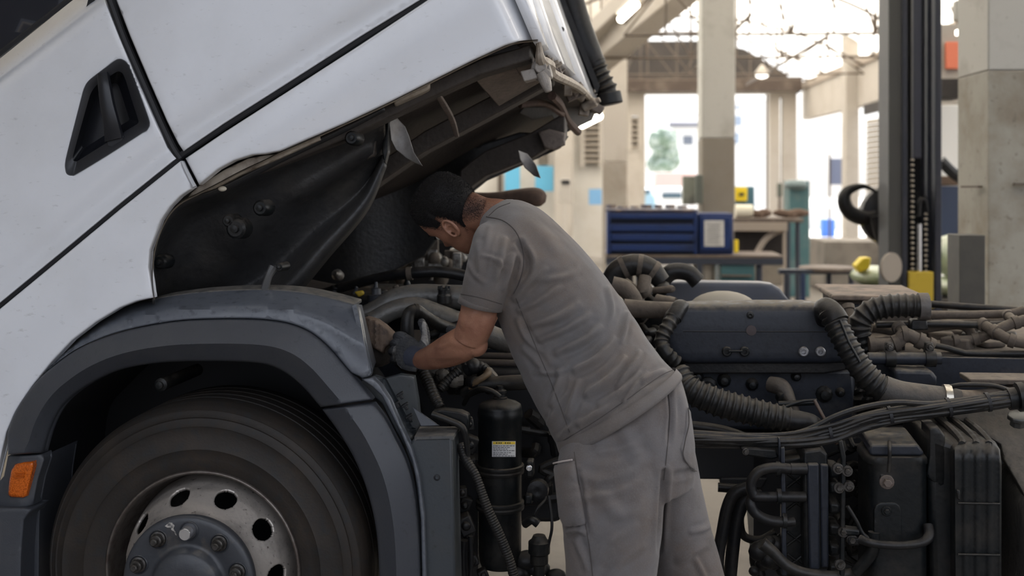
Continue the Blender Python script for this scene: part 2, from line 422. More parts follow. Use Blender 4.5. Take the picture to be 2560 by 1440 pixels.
# cream flange under the bottom edge and round the arch
fl = MB()
edge = [(1344, 101), (1295, 106), (1262, 116), (1180, 154), (1060, 214), (960, 264), (860, 311), (760, 356), (700, 382), (660, 402), (600, 430), (540, 462), (490, 487), (450, 508), (420, 540), (396, 590), (383, 640), (380, 700), (385, 748)]
E = crom(edge, 5)
A = [T(x, y, .01) for x, y in E]; B = [T(x + 2, y + 3, .055) for x, y in E]
fl.add(A + B, [(i, i + 1, len(A) + i + 1, len(A) + i) for i in range(len(A) - 1)])
A2 = [p + TL * .004 + UP * .004 for p in A]; B2 = [p + TL * .004 + UP * .004 for p in B]
fl.add(A2 + B2, [(i, i + 1, len(A) + i + 1, len(A) + i) for i in range(len(A) - 1)])
fl.build('bottom_flange', M_cream, TK, fix=False)
panel('sill_web', [(700, 384), (662, 388), (620, 396), (560, 425), (500, 462), (478, 482), (470, 494), (540, 470), (600, 438), (700, 396), (800, 350), (795, 338)], lambda P: P[:, 0] * 0 + .04, M_cream, TK, spacing=20, rim=2, thick=.02)

# ---- rear wall of the cab: near corner to far corner
rw = MB()
rear = [[T(1344, 101, .035), T(1300, -2, .035), T(1132, -420, .035)],
        [T(1362, 128, .16), T(1318, -2, .16), T(1150, -420, .16)],
        [T(1430, 190, 1.0), T(1362, -2, 1.0), T(1194, -420, 1.0)],
        [T(1500, 273, 2.1), T(1398, -2, 2.1), T(1230, -420, 2.1)]]
for i in range(3):
    a, b = rear[i], rear[i + 1]
    rw.add(a + b, [(0, 1, 4, 3), (1, 2, 5, 4)])
rwo = rw.build('rear_wall', M_white, TK, fix=False)
md = rwo.modifiers.new('th', 'SOLIDIFY'); md.thickness = .03; md.offset = 0
rb = MB(); rb.tube([T(1344, 96, .06), T(1348, 120, .07), T(1352, 150, .09), T(1372, 165, .2), T(1382, 185, .3), T(1440, 214, .9), T(1468, 240, 1.5), T(1490, 274, 2.0)], [.010, .010, .018, .022, .018, .016, .016, .024], 8, 5)
rb.build('rear_wall_flange', M_cream, TK)
# hinge bracket and bolts at the near rear corner
br = MB()
br.tp([(1345, 135), (1372, 150), (1378, 190), (1350, 205), (1322, 190), (1330, 160)], .12, .08)
br.tp([(1300, 178), (1335, 170), (1345, 195), (1310, 205)], .10, .06)
br.tube([T(1352, 180, .1), T(1362, 200, .1), T(1372, 230, .1)], [.016, .02, .012], 8, 3)
br.cyl(T(1352, 168, .09), T(1352, 168, .16), .02); br.cyl(T(1365, 185, .09), T(1365, 185, .16), .017)
br.build('corner_bracket', dirty('grimy_bracket', (.30, .27, .24), dust=(.2, .17, .14), rough=.5), TK, bevel=.004)
for q, (x, y, v) in enumerate([(1408, 75, 1.4), (1418, 74, 1.5)]):
    b_ = MB(); b_.sphere(T(x - 14, y, v - .3), .012, 6); b_.build('wall_rivet', M_gap, TK)

for k in range(22):
    t = rng.random(); x = 1350 + 140 * t + rng.uniform(-10, 6); y = 150 + 118 * t ** 1.25 + rng.uniform(-6, 18); v = .12 + 1.7 * t
    b_ = MB(); c = T(x, y, v); s_ = rng.uniform(.010, .022) * (1 + t); an = rng.uniform(0, 3)
    if k % 3: b_.box(c, (s_ * 1.3, s_, s_ * .6), (math.cos(an), 0, math.sin(an)), (0, 1, 0), (-math.sin(an), 0, math.cos(an)))
    else: b_.lathe(c, [math.cos(an), -.3, math.sin(an)], [(s_ * .7, -s_), (s_ * .7, s_), (s_ * .4, s_ * 1.1), (s_ * .4, s_ * 1.7), (0, s_ * 1.7)], 10)
    b_.build('corner_fastener', M_cream if k % 2 else M_under2, TK, bevel=.003)
# ---- air intake snorkel standing behind the cab (far side)
sn = MB()
sn.tube([T(1264, -420, 1.95), T(1404, -70, 1.95), T(1425, 0, 1.95), T(1442, 60, 1.95), T(1466, 130, 1.95), T(1490, 170, 1.95)], [.062, .062, .066, .068, .070, .055], 20, 8)
sn.build('air_intake_duct', M_black, TK)
sn = MB(); sn.hose([T(1480, 150, 1.95), T(1500, 195, 1.95), T(1515, 225, 1.95), T(1522, 250, 1.95)], [.062, .060, .060, .056], pitch=.034, depth=.22, sides=20); sn.build('intake_bellows', M_hose, TK)
sn = MB(); sn.cyl(T(1520, 232, 1.95), T(1526, 262, 1.95), .062, 18); sn.build('intake_collar', M_black, TK, bevel=.006)
sn = MB(); sn.hexa([T(1378, -50, 1.8), T(1392, -50, 1.8), T(1500, 215, 1.8), T(1492, 235, 1.8)], [T(1378, -50, 1.9), T(1392, -50, 1.9), T(1500, 215, 1.9), T(1492, 235, 1.9)]); sn.build('duct_mount', M_black, TK)

# ---- what shows of the cab's underside
def slab(name, near, far, m, up=.03, **k):
    """skew slab between a near pixel edge (at depth v) and a far pixel edge"""
    b = MB(); P = [T(*p) for p in near] + [T(*p) for p in far[::-1]]
    n = len(P); b.rings([P, [p + UP * up for p in P]]); return b.build(name, m, TK, **k)
slab('cab_floor', [(470, 470, .12), (700, 372, .12), (1000, 240, .12), (1345, 90, .12)], [(900, 560, 2.0), (1100, 470, 2.0), (1300, 370, 2.0), (1480, 262, 2.0)], M_under, .05)
# inner sill beam, dark, right under the flange
def beam(name, pts, h, w_, m, bevel=.006):
    b = MB(); P = [T(*p) for p in pts]; R = []
    for i, p in enumerate(P):
        R.append([p, p + TL * w_, p + TL * w_ + UP * h, p + UP * h])
    b.rings(R); return b.build(name, m, TK, bevel=bevel)
beam('inner_sill', [(640, 440, .10), (860, 348, .10), (1060, 252, .10), (1200, 188, .10), (1325, 150, .10)], .05, .10, M_under)
beam('floor_rail', [(860, 520, .55), (930, 470, .55), (1060, 380, .55), (1230, 290, .55), (1380, 208, .55)], .075, .12, M_under)
beam('floor_rail', [(1150, 490, 1.35), (1180, 465, 1.35), (1215, 440, 1.35), (1330, 395, 1.35), (1412, 345, 1.35)], .11, .14, M_under)
slab('floor_box', [(1182, 196, .22), (1330, 168, .22)], [(1246, 268, .5), (1352, 206, .5)], M_under2, .05, bevel=.006)
slab('floor_box', [(1275, 150, .14), (1328, 140, .14)], [(1300, 192, .26), (1335, 180, .26)], M_under2, .05, bevel=.006)
slab('sill_pocket', [(985, 262, .06), (1075, 222, .06)], [(990, 288, .22), (1080, 240, .22)], M_cream, .03, bevel=.008)
rbm = MB(); rbm.tube([T(1092, 232, .14), T(1110, 262, .25), (T(1130, 300, .4)), T(1142, 340, .52)], [.010, .013, .012, .009], 8, 5, flat=.6); rbm.build('floor_rib', M_under2, TK)
rbm = MB(); rbm.tube([T(1380, 240, 1.0), T(1400, 262, 1.2), T(1418, 300, 1.5), T(1445, 330, 1.8)], .018, 8, 5); rbm.tube([T(1300, 262, 1.0), T(1360, 258, 1.1), T(1405, 285, 1.3)], .014, 8, 5); rbm.build('floor_rib', dirty('rusty_rib', (.10, .06, .045), dust=(.1, .08, .06), rough=.7), TK)
panel('rear_floor_panel', [(1365, 200), (1400, 205), (1450, 235), (1488, 280), (1480, 300), (1412, 332), (1380, 290), (1330, 300), (1300, 282)], lambda P: 1.25 + .0042 * (P[:, 0] - 1300), M_under, TK, spacing=20, rim=4, thick=.03)
panel('floor_bracket', [(1345, 330), (1372, 322), (1412, 332), (1411, 362), (1385, 375), (1362, 372)], lambda P: P[:, 0] * 0 + 1.3, M_under2, TK, spacing=12, rim=4, thick=.05)
for pts, v in (([(978, 285), (990, 292), (1012, 316), (1022, 340), (1034, 380), (1056, 415), (1040, 408), (1015, 395), (990, 374), (978, 350), (974, 310)], .30), ([(1296, 376), (1318, 384), (1340, 412), (1352, 446), (1335, 440), (1312, 420), (1300, 398)], 1.2)):
    panel('rubber_flap', pts, lambda P, v=v: P[:, 0] * 0 + v - .00006 * (P[:, 0] - P[:, 0].mean()) ** 2, mat('flap_sheet', (.27, .26, .25), .5, noise=[(20, (.17, .15, .14), .4, .7)]), TK, spacing=10, rim=2, thick=.005)
# liner brackets by the arch
for pts, v, mm_ in (([(925, 300), (955, 288), (945, 330), (935, 390), (918, 400), (920, 350)], .28, M_under), ([(960, 290), (972, 300), (970, 380), (962, 410), (955, 380)], .3, M_dark)):
    panel('liner_bracket', pts, lambda P, v=v: P[:, 0] * 0 + v, mm_, TK, spacing=10, rim=3, thick=.03)
# wheel arch liner: a big black moulding curving away under the cab
LT = npf([(380, 760), (378, 640), (398, 570), (450, 505), (560, 462), (700, 392), (860, 318), (960, 268)])
LB = npf([(384, 770), (560, 770), (650, 770), (700, 765), (745, 730), (820, 640), (915, 525), (962, 415)])
lt = crom(LT, 12); lbb = crom(LB, 12); R = []
K = 26
for a, b in zip(lt, lbb):
    row = []
    for j in range(K + 1):
        t = j / K; x, y = a * (1 - t) + b * t
        v = .06 + .10 * math.sin(min(1, t * 6) * math.pi / 2) + .30 * (1 - (1 - t)) - .16 * math.exp(-((t - .93) / .1) ** 2)
        v += .03 * math.exp(-((x - 590) ** 2 + (y - 590) ** 2) / 2500.) * -1 + .022 * math.sin(t * 9 + x * .012) * t
        v -= .035 * math.exp(-((y - (600 - (x - 560) * .62)) / 22.) ** 2) * (x > 700) * min(1, (x - 700) / 60) * (x < 930)
        row.append(T(x, y, v))
    R.append(row)
ln = MB(); nK = K + 1
ln.add([p for r in R for p in r], [(i * nK + j, i * nK + j + 1, (i + 1) * nK + j + 1, (i + 1) * nK + j) for i in range(len(R) - 1) for j in range(K)])
lo_ = ln.build('arch_liner', M_liner, TK, fix=False, sharp=0); md = lo_.modifiers.new('th', 'SOLIDIFY'); md.thickness = .008; md.offset = 1
for x, y, r in ((590, 572, .028), (652, 520, .022), (700, 668, .012), (880, 345, .02), (400, 655, .02), (572, 552, .018)):
    b_ = MB(); c = T(x, y, .2); c = T(x, y, .10); b_.lathe(c, -TL, [(r * 1.3, -.06), (r * 1.2, .0), (r * .9, .008), (r * .5, .008), (r * .45, .02), (0, .022)], 14); b_.build('liner_bolt', M_dark, lo_)
b_ = MB(); b_.sphere(T(556, 472, .05), .011, 8, (1.3, .8, .8)); b_.build('plastic_clip', mat('clip_white', (.5, .45, .36), .5), lo_)
tf = MB(); tf.tube([T(662, 722, .14), T(672, 690, .13), T(684, 668, .14)], [.014, .012, .016], 8, 4); tf.build('liner_tab', mat('tab_grey', (.10, .10, .10), .35), lo_)

# ---- mudguard: glossy upper shell, matt flare in two pieces
FO = npf([(18, 1082), (35, 1035), (62, 990), (95, 950), (132, 917), (200, 870), (300, 831), (430, 805), (560, 798), (680, 802), (758, 822), (815, 862), (868, 922), (926, 990), (931, 1000)])
FI = npf([(20, 1137), (108, 1132), (128, 1066), (160, 1010), (220, 962), (300, 925), (400, 907), (520, 903), (640, 907), (700, 924), (752, 962), (802, 1018)])
foc = crom(FO, 6); fic = crom(FI[1:], 6)
CRS = crom([(112, 1120), (150, 1000), (215, 935), (300, 893), (400, 871), (520, 862), (630, 866), (700, 880), (765, 918), (812, 968), (850, 1010)], 8)
def crease_of(o, i):
    o = resample(o, 6)[0]; i = resample(i, 2)[0]; L = []
    for p in o:
        q = i[np.argmin(((i - p) ** 2).sum(1))]; L.append(q + (p - q) * .42)
    return [[tuple(a), tuple(b)] for a, b in zip(L[:-1], L[1:]) if 1 < np.linalg.norm(a - b) < 30]
def flare_v(P):
    d = pdist(fic, P); s = pdist(CRS, P)
    inner = d < pdist(foc, P)
    near = np.clip(d / (d + pdist(foc, P) + 1e-6), 0, 1)    # 0 at the lip, 1 at the outer edge
    v = np.where(near < .42, -.060 + .062 * (1 - near / .42), -.060 + .050 * (near - .42) / .58)
    return v
fl1 = np.vstack([foc, fic[::-1], [(20, 1137)]])
panel('wheel_arch_flare', fl1, flare_v, M_flare, TK, spacing=9, rim=5, rimd=.012, thick=.03, lines=crease_of(foc, fic))
LO = npf([(934, 1008), (962, 1045), (990, 1098), (1015, 1150), (1032, 1210), (1042, 1280), (1048, 1360), (1052, 1500)])
LI = npf([(806, 1024), (848, 1082), (885, 1145), (914, 1215), (934, 1290), (945, 1370), (950, 1500)])
loc_ = crom(LO, 6); lic = crom(LI, 6)
def flare2_v(P):
    a = pdist(lic, P); b = pdist(loc_, P); near = a / (a + b + 1e-6)
    return np.where(near < .42, -.060 + .062 * (1 - near / .42), -.060 + .045 * (near - .42) / .58)
panel('rear_arch_flare', np.vstack([loc_, lic[::-1]]), flare2_v, M_flare, TK, spacing=9, rim=5, rimd=.012, thick=.03, lines=crease_of(loc_, lic))
UT = npf([(12, 1095), (28, 1040), (80, 965), (140, 893), (200, 838), (260, 792), (320, 762), (385, 746), (440, 736), (520, 727), (640, 722), (740, 727), (820, 742), (872, 755), (888, 760)])
utc = crom(UT, 6)
upper = np.vstack([utc, [(896, 772), (905, 810), (918, 880), (929, 932), (926, 940), (905, 946), (900, 942)], foc[foc[:, 0] < 880][::-1] + [0, -1]])
def up_v(P):
    b = pdist(foc, P); a = pdist(utc, P); near = np.clip(b / (a + b + 1e-6), 0, 1)
    v = -.004 + .14 * near ** 1.7 - .022 * np.exp(-((near - .42) / .13) ** 2)
    return v
panel('mudguard', upper, up_v, M_fend, TK, spacing=13, rim=6, rimd=.014, thick=.02)
# the mudguard's top deck runs back from its upper edge
dk = MB(); pl = crom([(300, 772), (385, 747), (440, 737), (520, 728), (640, 723), (740, 728), (820, 743), (885, 760)], 6)
A = [T(x, y, .128) for x, y in pl]; B = [p + TL * .10 + UP * .006 for p in A]; A3 = [p - UP * .012 for p in A]; B3 = [p - UP * .012 for p in B]
dk.rings([[a, b, c, d] for a, b, c, d in zip(A, B, B3, A3)]); dk.build('mudguard_deck', dirty('deck_dust', (.07, .07, .07), dust=(.30, .27, .23), rough=.6), TK, bevel=.003)
eb = MB(); eb.hexa([T(890, 760, .08), T(929, 932, .0), T(921, 940, .0), T(880, 765, .08)], [T(905, 762, .3), T(940, 905, .2), T(934, 925, .2), T(896, 790, .3)]); eb.build('mudguard_end', M_fend, TK)
# inner fender wall seen dark above the tyre
iw = MB(); pts = crom([(40, 1440), (40, 1150), (110, 1040), (220, 950), (400, 890), (640, 885), (780, 950), (880, 1080), (950, 1250), (985, 1500)], 6)
A = [T(x, y, .02) for x, y in pts]; B = [p + TL * .62 for p in A]
iw.add(A + B, [(i, i + 1, len(A) + i + 1, len(A) + i) for i in range(len(A) - 1)])
cB = len(iw.v); iw.add(B + [T(500, 1500, .62)], [(i, i + 1, len(B)) for i in range(len(B) - 1)])
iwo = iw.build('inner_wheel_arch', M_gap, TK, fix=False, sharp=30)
b_ = MB(); b_.lathe(T(402, 962, .10), -TL, [(.022, -.3), (.022, 0), (.012, .004), (.012, .014), (0, .016)], 12); b_.build('arch_bolt', M_dark, iwo)
# trim below the flare's front end, amber marker lamp, bumper corner
panel('lamp_housing', [(20, 1140), (108, 1134), (112, 1150), (96, 1200), (84, 1262), (66, 1268), (0, 1272), (-30, 1240), (10, 1190)], lambda P: P[:, 0] * 0 - .01 + .0004 * np.abs(P[:, 0] - 50), M_flare, TK, spacing=12, rim=4, rimd=.01, thick=.05)
lamp = panel('marker_lamp', [(38, 1160), (60, 1155), (84, 1153), (85, 1166), (76, 1206), (68, 1240), (58, 1245), (26, 1243), (20, 1236), (22, 1205), (28, 1175)], lambda P: P[:, 0] * 0 - .022, M_amber, TK, spacing=6, rim=7, rimd=.012, thick=.03)
lampd = MB(); lampd.tp([(38, 1184), (62, 1182), (61, 1186), (38, 1188)], -.026, .003); lampd.tp([(36, 1192), (60, 1190), (59, 1194), (36, 1196)], -.026, .003); lampd.build('lens_ridge', mat('lens_ridge', (.4, .07, .0), .3), lamp)
panel('bumper_corner', [(-520, 1276), (60, 1268), (82, 1272), (62, 1300), (56, 1380), (54, 1500), (-520, 1500)], lambda P: P[:, 0] * 0 - .03, M_flare, TK, spacing=14, rim=7, rimd=.016, thick=.10)
panel('bumper_side', [(70, 1285), (104, 1150), (118, 1135), (108, 1200), (100, 1300), (98, 1500), (60, 1500), (60, 1330)], lambda P: P[:, 0] * 0 + .06, M_flare, TK, spacing=14, rim=4, rimd=.01, thick=.2)

# ---- front wheel, steered a little
wheel = empty('front_wheel', parent=TK)
WC = T(508, 1425, .02)
wa = math.radians(-1.5); AX = -(TL * math.cos(wa) + TR * math.sin(wa)); AX /= np.linalg.norm(AX)     # axle, outwards
tb = MB(); prof = [(.300, -.25), (.318, -.02), (.322, .004), (.345, .012), (.36, .016), (.385, .019), (.388, .022), (.392, .019), (.43, .020), (.452, .016), (.456, .019), (.462, .014), (.478, .006), (.482, .009), (.488, .003), (.496, -.001), (.500, -.004), (.503, -.003), (.510, -.012), (.516, -.022), (.5205, -.036)]
x = -.036
for g in range(5):
    prof += [(.5225 + .002 * (g > 0), x - .004)]; x -= .050; prof += [(.5245, x)]
    if g < 4: prof += [(.517, x - .001), (.517, x - .005)]; x -= .006
prof += [(.515, x - .01), (.47, x - .035), (.36, x - .03), (.30, x)]
prof = [(.345 + (r - .345) * 1.075 if r > .345 else r, h) for r, h in prof]; tb.lathe(WC, AX, prof, 128, caps=False); tb.build('tyre', M_tyre, wheel, sharp=50)
rm = MB(); rp = [(.322, -.01), (.323, .010), (.319, .015), (.314, .015), (.311, .010), (.308, -.004), (.305, -.03), (.300, -.075), (.290, -.11), (.276, -.135)]
rm.lathe(WC, AX, rp, 96, caps=False); rmo = rm.build('rim_barrel', mat('rim_lip', (.16, .14, .125), .38, metal=.7, noise=[(30, (.10, .08, .07), .45, .65)]), wheel, sharp=60)
md = rmo.modifiers.new('th', 'SOLIDIFY'); md.thickness = .006; md.offset = -1
# disc with ten hand holes, polar grid
dp = [(.284, -.115), (.276, -.075), (.268, -.040), (.254, .002), (.239, .024), (.226, .042), (.214, .060), (.204, .078), (.198, .096), (.19, .108), (.15, .110)]
ar_ = np.array([sum(np.hypot(dp[j + 1][0] - dp[j][0], dp[j + 1][1] - dp[j][1]) for j in range(i)) for i in range(len(dp))])
NA = 400; NRr = 60
u0 = np.cross(AX, UP); u0 /= np.linalg.norm(u0); w0 = np.cross(AX, u0)
if w0[2] < 0: w0 = -w0
RX = TR - AX * (TR @ AX); RX /= np.linalg.norm(RX)
def wpt(r, h, a): return WC + AX * h + r * (math.cos(a) * RX + math.sin(a) * w0)
ss = np.linspace(0, ar_[-1], NRr); rr_ = np.interp(ss, ar_, [p[0] for p in dp]); hh_ = np.interp(ss, ar_, [p[1] for p in dp])
hole_a = [math.radians(71 + 36 * k) for k in range(10)]; HR, HS = .0345, np.interp(.245, rr_[::-1], ss[::-1])
V = []; idx = {}
def holed(i, j):
    a = 2 * math.pi * j / NA; r = rr_[i]
    for k, ha in enumerate(hole_a):
        da = (a - ha + math.pi) % (2 * math.pi) - math.pi
        e = math.hypot(da * .243, (ss[i] - HS) * .88)
        if e < HR * 1.35: return k, e, da
    return None
Vd = np.zeros((NRr, NA, 3)); inn = np.zeros((NRr, NA), bool)
for i in range(NRr):
    for j in range(NA):
        a = 2 * math.pi * j / NA; s_ = ss[i]; h = holed(i, j)
        if h:
            k, e, da = h
            if e < HR: inn[i, j] = True
            # pull the points near the hole's rim on to it
            if abs(e - HR) < .0022:
                f_ = HR / max(e, 1e-5); a = hole_a[k] + da * f_; s_ = HS + (ss[i] - HS) * f_; inn[i, j] = False
        Vd[i, j] = wpt(np.interp(s_, ss, rr_), np.interp(s_, ss, hh_), a)
dm = MB(); Fc = []
for i in range(NRr - 1):
    for j in range(NA):
        q = (i, j), (i, (j + 1) % NA), (i + 1, (j + 1) % NA), (i + 1, j)
        if any(inn[a] for a in q): continue
        Fc.append(tuple(a * NA + b for a, b in q))
dm.add(Vd.reshape(-1, 3), Fc); dmo = dm.build('rim_disc', M_rim, wheel, fix=False, sharp=0)
md = dmo.modifiers.new('th', 'SOLIDIFY'); md.thickness = .010; md.offset = 0
bk = MB(); bk.lathe(WC, AX, [(.28, -.14), (.05, -.14)], 48, caps=False); bk.build('brake_drum', M_dark, wheel, fix=False)
# hub ring with pockets round the nuts
hu = MB(); hu.lathe(WC, AX, [(.203, .08), (.212, .112), (.210, .124), (.203, .130), (.192, .132), (.140, .132), (.128, .126), (.118, .128), (.112, .134), (.106, .150), (.098, .158), (.055, .162), (.0, .163)], 72, caps=False); hu.build('hub_cover', M_hub, wheel, sharp=50)
for k in range(10):
    a = math.radians(88 + 36 * k); c = wpt(.1665, .131, a)
    n_ = MB(); n_.lathe(c, AX, [(.030, -.004), (.0305, .003), (.028, .006), (.025, .002), (.023, -.002)], 24, caps=False)
    n_.build('nut_pocket', M_hub, wheel)
    n_ = MB()
    if k == 0:
        n_.lathe(c, AX, [(.0195, 0), (.0195, .036), (.017, .040), (0, .040)], 24); n_.build('wheel_nut_cap', M_chrome, wheel, sharp=40, props={'label': 'bright silver nut cap'})
    else:
        n_.lathe(c, AX, [(.024, 0), (.024, .006), (.0195, .008)], 24); n_.lathe(c, AX, [(.019, .004), (.019, .026), (.016, .029), (.011, .029), (.011, .040), (.0085, .043), (0, .043)], 6 if False else 12)
        n_.build('wheel_nut', M_nut, wheel, sharp=25)
# second, outer-face scratches: a worn bare patch on the hub between two nuts
n_ = MB(); pts_ = [(104, .196), (107, .199), (112, .193), (110, .186), (106.5, .184), (107, .176), (104.5, .168), (104, .158), (102.5, .155), (103, .166), (104.5, .178), (102.5, .186)]
ring_ = [wpt(r_, .1335, math.radians(a_)) for a_, r_ in pts_]; n_.add([wpt(.182, .1337, math.radians(105))] + ring_, [(0, i + 1, (i + 1) % len(ring_) + 1) for i in range(len(ring_))]); n_.build('worn_patch', mat('bare_worn', (.45, .42, .38), .6, noise=[(120, (.10, .10, .10), .45, .6)]), wheel, fix=False)
# ---- dark block added inside the cab: stops light coming through the gaps
cb = MB(); P = [(-540, 660), (-100, 330), (120, 130), (215, 20), (262, -160), (1180, -160), (1240, 60), (1300, 120), (1180, 150), (860, 300), (640, 385), (470, 455), (380, 560), (360, 700), (-540, 1240)]
cb.rings([[T(x, y, .085) for x, y in P], [T(x, y, .085) + TL * 1.9 for x, y in P]]); cb.build('cab_light_block', M_gap, TK)

# ================================================================== CHASSIS AND ENGINE (same truck)
def tubeo(name, pts, r, m=None, parent=None, sides=12, flat=1.0, n=6, props=None):
    b = MB(); b.tube([T(*p) for p in pts], r, sides, n, flat=flat); return b.build(name, m or M_black, parent or TK, props=props)
def hoseo(name, pts, r, pitch=.022, depth=.14, ends=0, m=None, parent=None, sides=20):
    b = MB(); b.hose([T(*p) for p in pts], r, pitch, depth, ends, sides); return b.build(name, m or M_hose, parent or TK, sharp=0)
def blk(name, poly, v, t, m=None, parent=None, bevel=.006, seg=2, props=None, rnd=0):
    if rnd: poly = crom(poly, rnd, True)
    b = MB(); b.tp(poly, v, t); return b.build(name, m or M_dark, parent or TK, bevel=bevel, seg=seg, props=props)
def bolt(px, py, v, r=.012, m=None, parent=None, name='bolt', h=.012):
    b = MB(); c = T(px, py, v)
    b.lathe(c, -TL, [(r * 1.7, -.01), (r * 1.7, .002), (r * 1.5, .004)], 16); b.lathe(c, -TL, [(r, 0), (r, h), (r * .8, h + .002), (0, h + .002)], 6)
    return b.build(name, m or M_nut, parent or TK, sharp=30)
def ringo(name, p, d, r0, r1, L, m, parent=None, sides=20):
    b = MB(); c = T(*p); d = npf(d) / np.linalg.norm(d); b.lathe(c - d * L / 2, d, [(r0, 0), (r1, 0), (r1, L), (r0, L)], sides, caps=False); return b.build(name, m, parent or TK)

# frame rails running back
fr = MB()
def rail(v, y0, y1, x0=880, x1=2900):
    a, b = T(x0, 0, v), T(x1, 0, v); zt = T(2450, y0, v)[2]; zb = T(2450, y1, v)[2]
    a[2] = b[2] = (zt + zb) / 2; h = (zt - zb) / 2; L = np.linalg.norm(b - a) / 2; c = (a + b) / 2
    r = MB(); r.box(c, (L, .012, h), TR, TL, UP)
    for s_ in (1, -1): r.box(c + UP * s_ * (h - .006) + TL * .04, (L, .04, .006), TR, TL, UP)
    return r.build('frame_rail', M_case, TK, bevel=.003)
rail(.78, 893, 1060); rail(1.62, 850, 980)
# deck of pipes and crossmembers between the rails
dk = MB(); a = T(2200, 880, .82); b = T(2900, 880, .82)
dk.rings([[a, b, b + TL * .8, a + TL * .8], [p - UP * .02 for p in (a, b, b + TL * .8, a + TL * .8)]]); dk.build('chassis_deck', M_tan, TK)
for i in range(26):
    b_ = MB(); px = 2150 + rng.uniform(0, 430); vv = rng.uniform(.86, 1.5); c = T(px, 880, .82); c = c + TL * (vv - .82) + UP * .012
    sx, sy, sz = rng.uniform(.02, .07), rng.uniform(.015, .05), rng.uniform(.01, .03); an = rng.uniform(0, 3)
    b_.box(c, (sx, sy, sz), (math.cos(an), math.sin(an), 0), (-math.sin(an), math.cos(an), 0), UP); b_.build('deck_lump', M_tan if i % 2 else M_black, TK, bevel=.008)

# near gearbox cover
def roundrect(x0, y0, x1, y1, r, n=5):
    o = []
    for cx, cy, a0 in ((x1 - r, y0 + r, -90), (x1 - r, y1 - r, 0), (x0 + r, y1 - r, 90), (x0 + r, y0 + r, 180)):
        for k in range(n + 1):
            a = math.radians(a0 + 90 * k / n); o.append((cx + r * math.cos(a), cy + r * math.sin(a)))
    return o
gc = panel('engine_cover', [(1655, 808), (1664, 785), (1680, 768), (1702, 758), (1740, 755), (1900, 753), (2010, 753), (2050, 758), (2076, 770), (2094, 790), (2108, 830), (2128, 880), (2130, 905), (2060, 909), (1720, 909), (1690, 900), (1668, 870)],
      lambda P: .60 - .010 * np.clip((P[:, 1] - 760) / 60, 0, 1) + .0 * P[:, 0] + .05 * np.clip(1 - (P[:, 1] - 753) / 20, 0, 1) ** 2, M_case, TK, spacing=14, rim=14, rimd=.028, thick=.05)
b_ = MB(); b_.tube([T(1708, 828, .589), T(1880, 829, .589), T(2080, 829, .589)], .0022, 6, 2); b_.build('cover_joint', M_gap, gc)
blk('cover_skirt', [(1705, 905), (2125, 905), (2120, 925), (2060, 935), (1720, 935)], .63, .25, M_black, gc)
for x in (1817, 1861, 2008, 2050):
    rg_ = x > 1950
    b_ = MB(); c = T(x, 878, .59); b_.lathe(c, -TL, [(.0175, -.01), (.0175, .012), (.014, .016), (.0085, .016), (.0085, .002), (0, .002)], 20)
    b_.build('cover_stud', dirty('stud_bright', (.30, .30, .31), rough=.35, metal=.6) if rg_ else M_dark, gc, sharp=40)
tubeo('stud_link', [(1822, 878, .575), (1856, 878, .575)], .004, M_dark, gc)
b_ = MB(); b_.lathe(T(1878, 826, .589), -TL, [(.018, -.004), (.018, .003), (.0, .004)], 20); b_.build('cover_badge', mat('faded_badge', (.05, .035, .035), .5), gc)
b_ = MB(); b_.lathe(T(1876, 788, .588), -TL, [(.013, -.004), (.012, .004), (.006, .006), (0, .002)], 16); b_.build('cover_boss', M_dark, gc)
# black lower body under the cover
gb_ = MB(); gb_.tp([(1690, 920), (2140, 920), (2150, 1075), (1700, 1080)], .68, .5); gb_.build('gearbox_casing', M_case, TK, bevel=.02)
for x, y, r in ((1770, 965, .03), (1810, 950, .022), (2060, 985, .026), (1745, 940, .018), (1990, 940, .016), (2100, 980, .015), (1880, 960, .02)):
    b_ = MB(); b_.lathe(T(x, y, .68), -TL, [(r * 1.3, -.02), (r * 1.1, .012), (r * .7, .02), (r * .6, .034), (0, .036)], 10); b_.build('casing_boss', M_dark, TK, sharp=40)
tubeo('pipe_elbow', [(1925, 960, .60), (1955, 970, .57), (1978, 1005, .53), (1990, 1040, .49)], [.028, .030, .018, .018], dirty('elbow_brown', (.05, .042, .036), rough=.5), sides=16)
b_ = MB(); b_.lathe(T(1960, 990, .56), T(1975, 1010, .53) - T(1960, 990, .56), [(.026, -.012), (.030, -.008), (.030, .012), (.024, .018)], 18); b_.build('pipe_union', M_dark, TK)
tubeo('thin_rod', [(1935, 1028, .42), (1998, 1005, .42), (2042, 1000, .42)], .005, M_dark); tubeo('thin_rod', [(2036, 1000, .40), (2060, 1045, .38), (2085, 1090, .36), (2092, 1110, .36)], .0055, dirty('rod_rust', (.12, .075, .055), rough=.5)); tubeo('thin_rod', [(1946, 1010, .5), (2035, 1006, .5)], .010, M_dark)
# crumpled heat sheet between casing and hose
panel('heat_shield', [(2140, 930), (2200, 985), (2240, 1020), (2225, 1045), (2170, 1040), (2130, 1050)], lambda P: .56 + .02 * np.sin(P[:, 0] * .12 + P[:, 1] * .2) + .015 * np.sin(P[:, 1] * .3), M_dark, TK, spacing=7, rim=2, thick=.01)

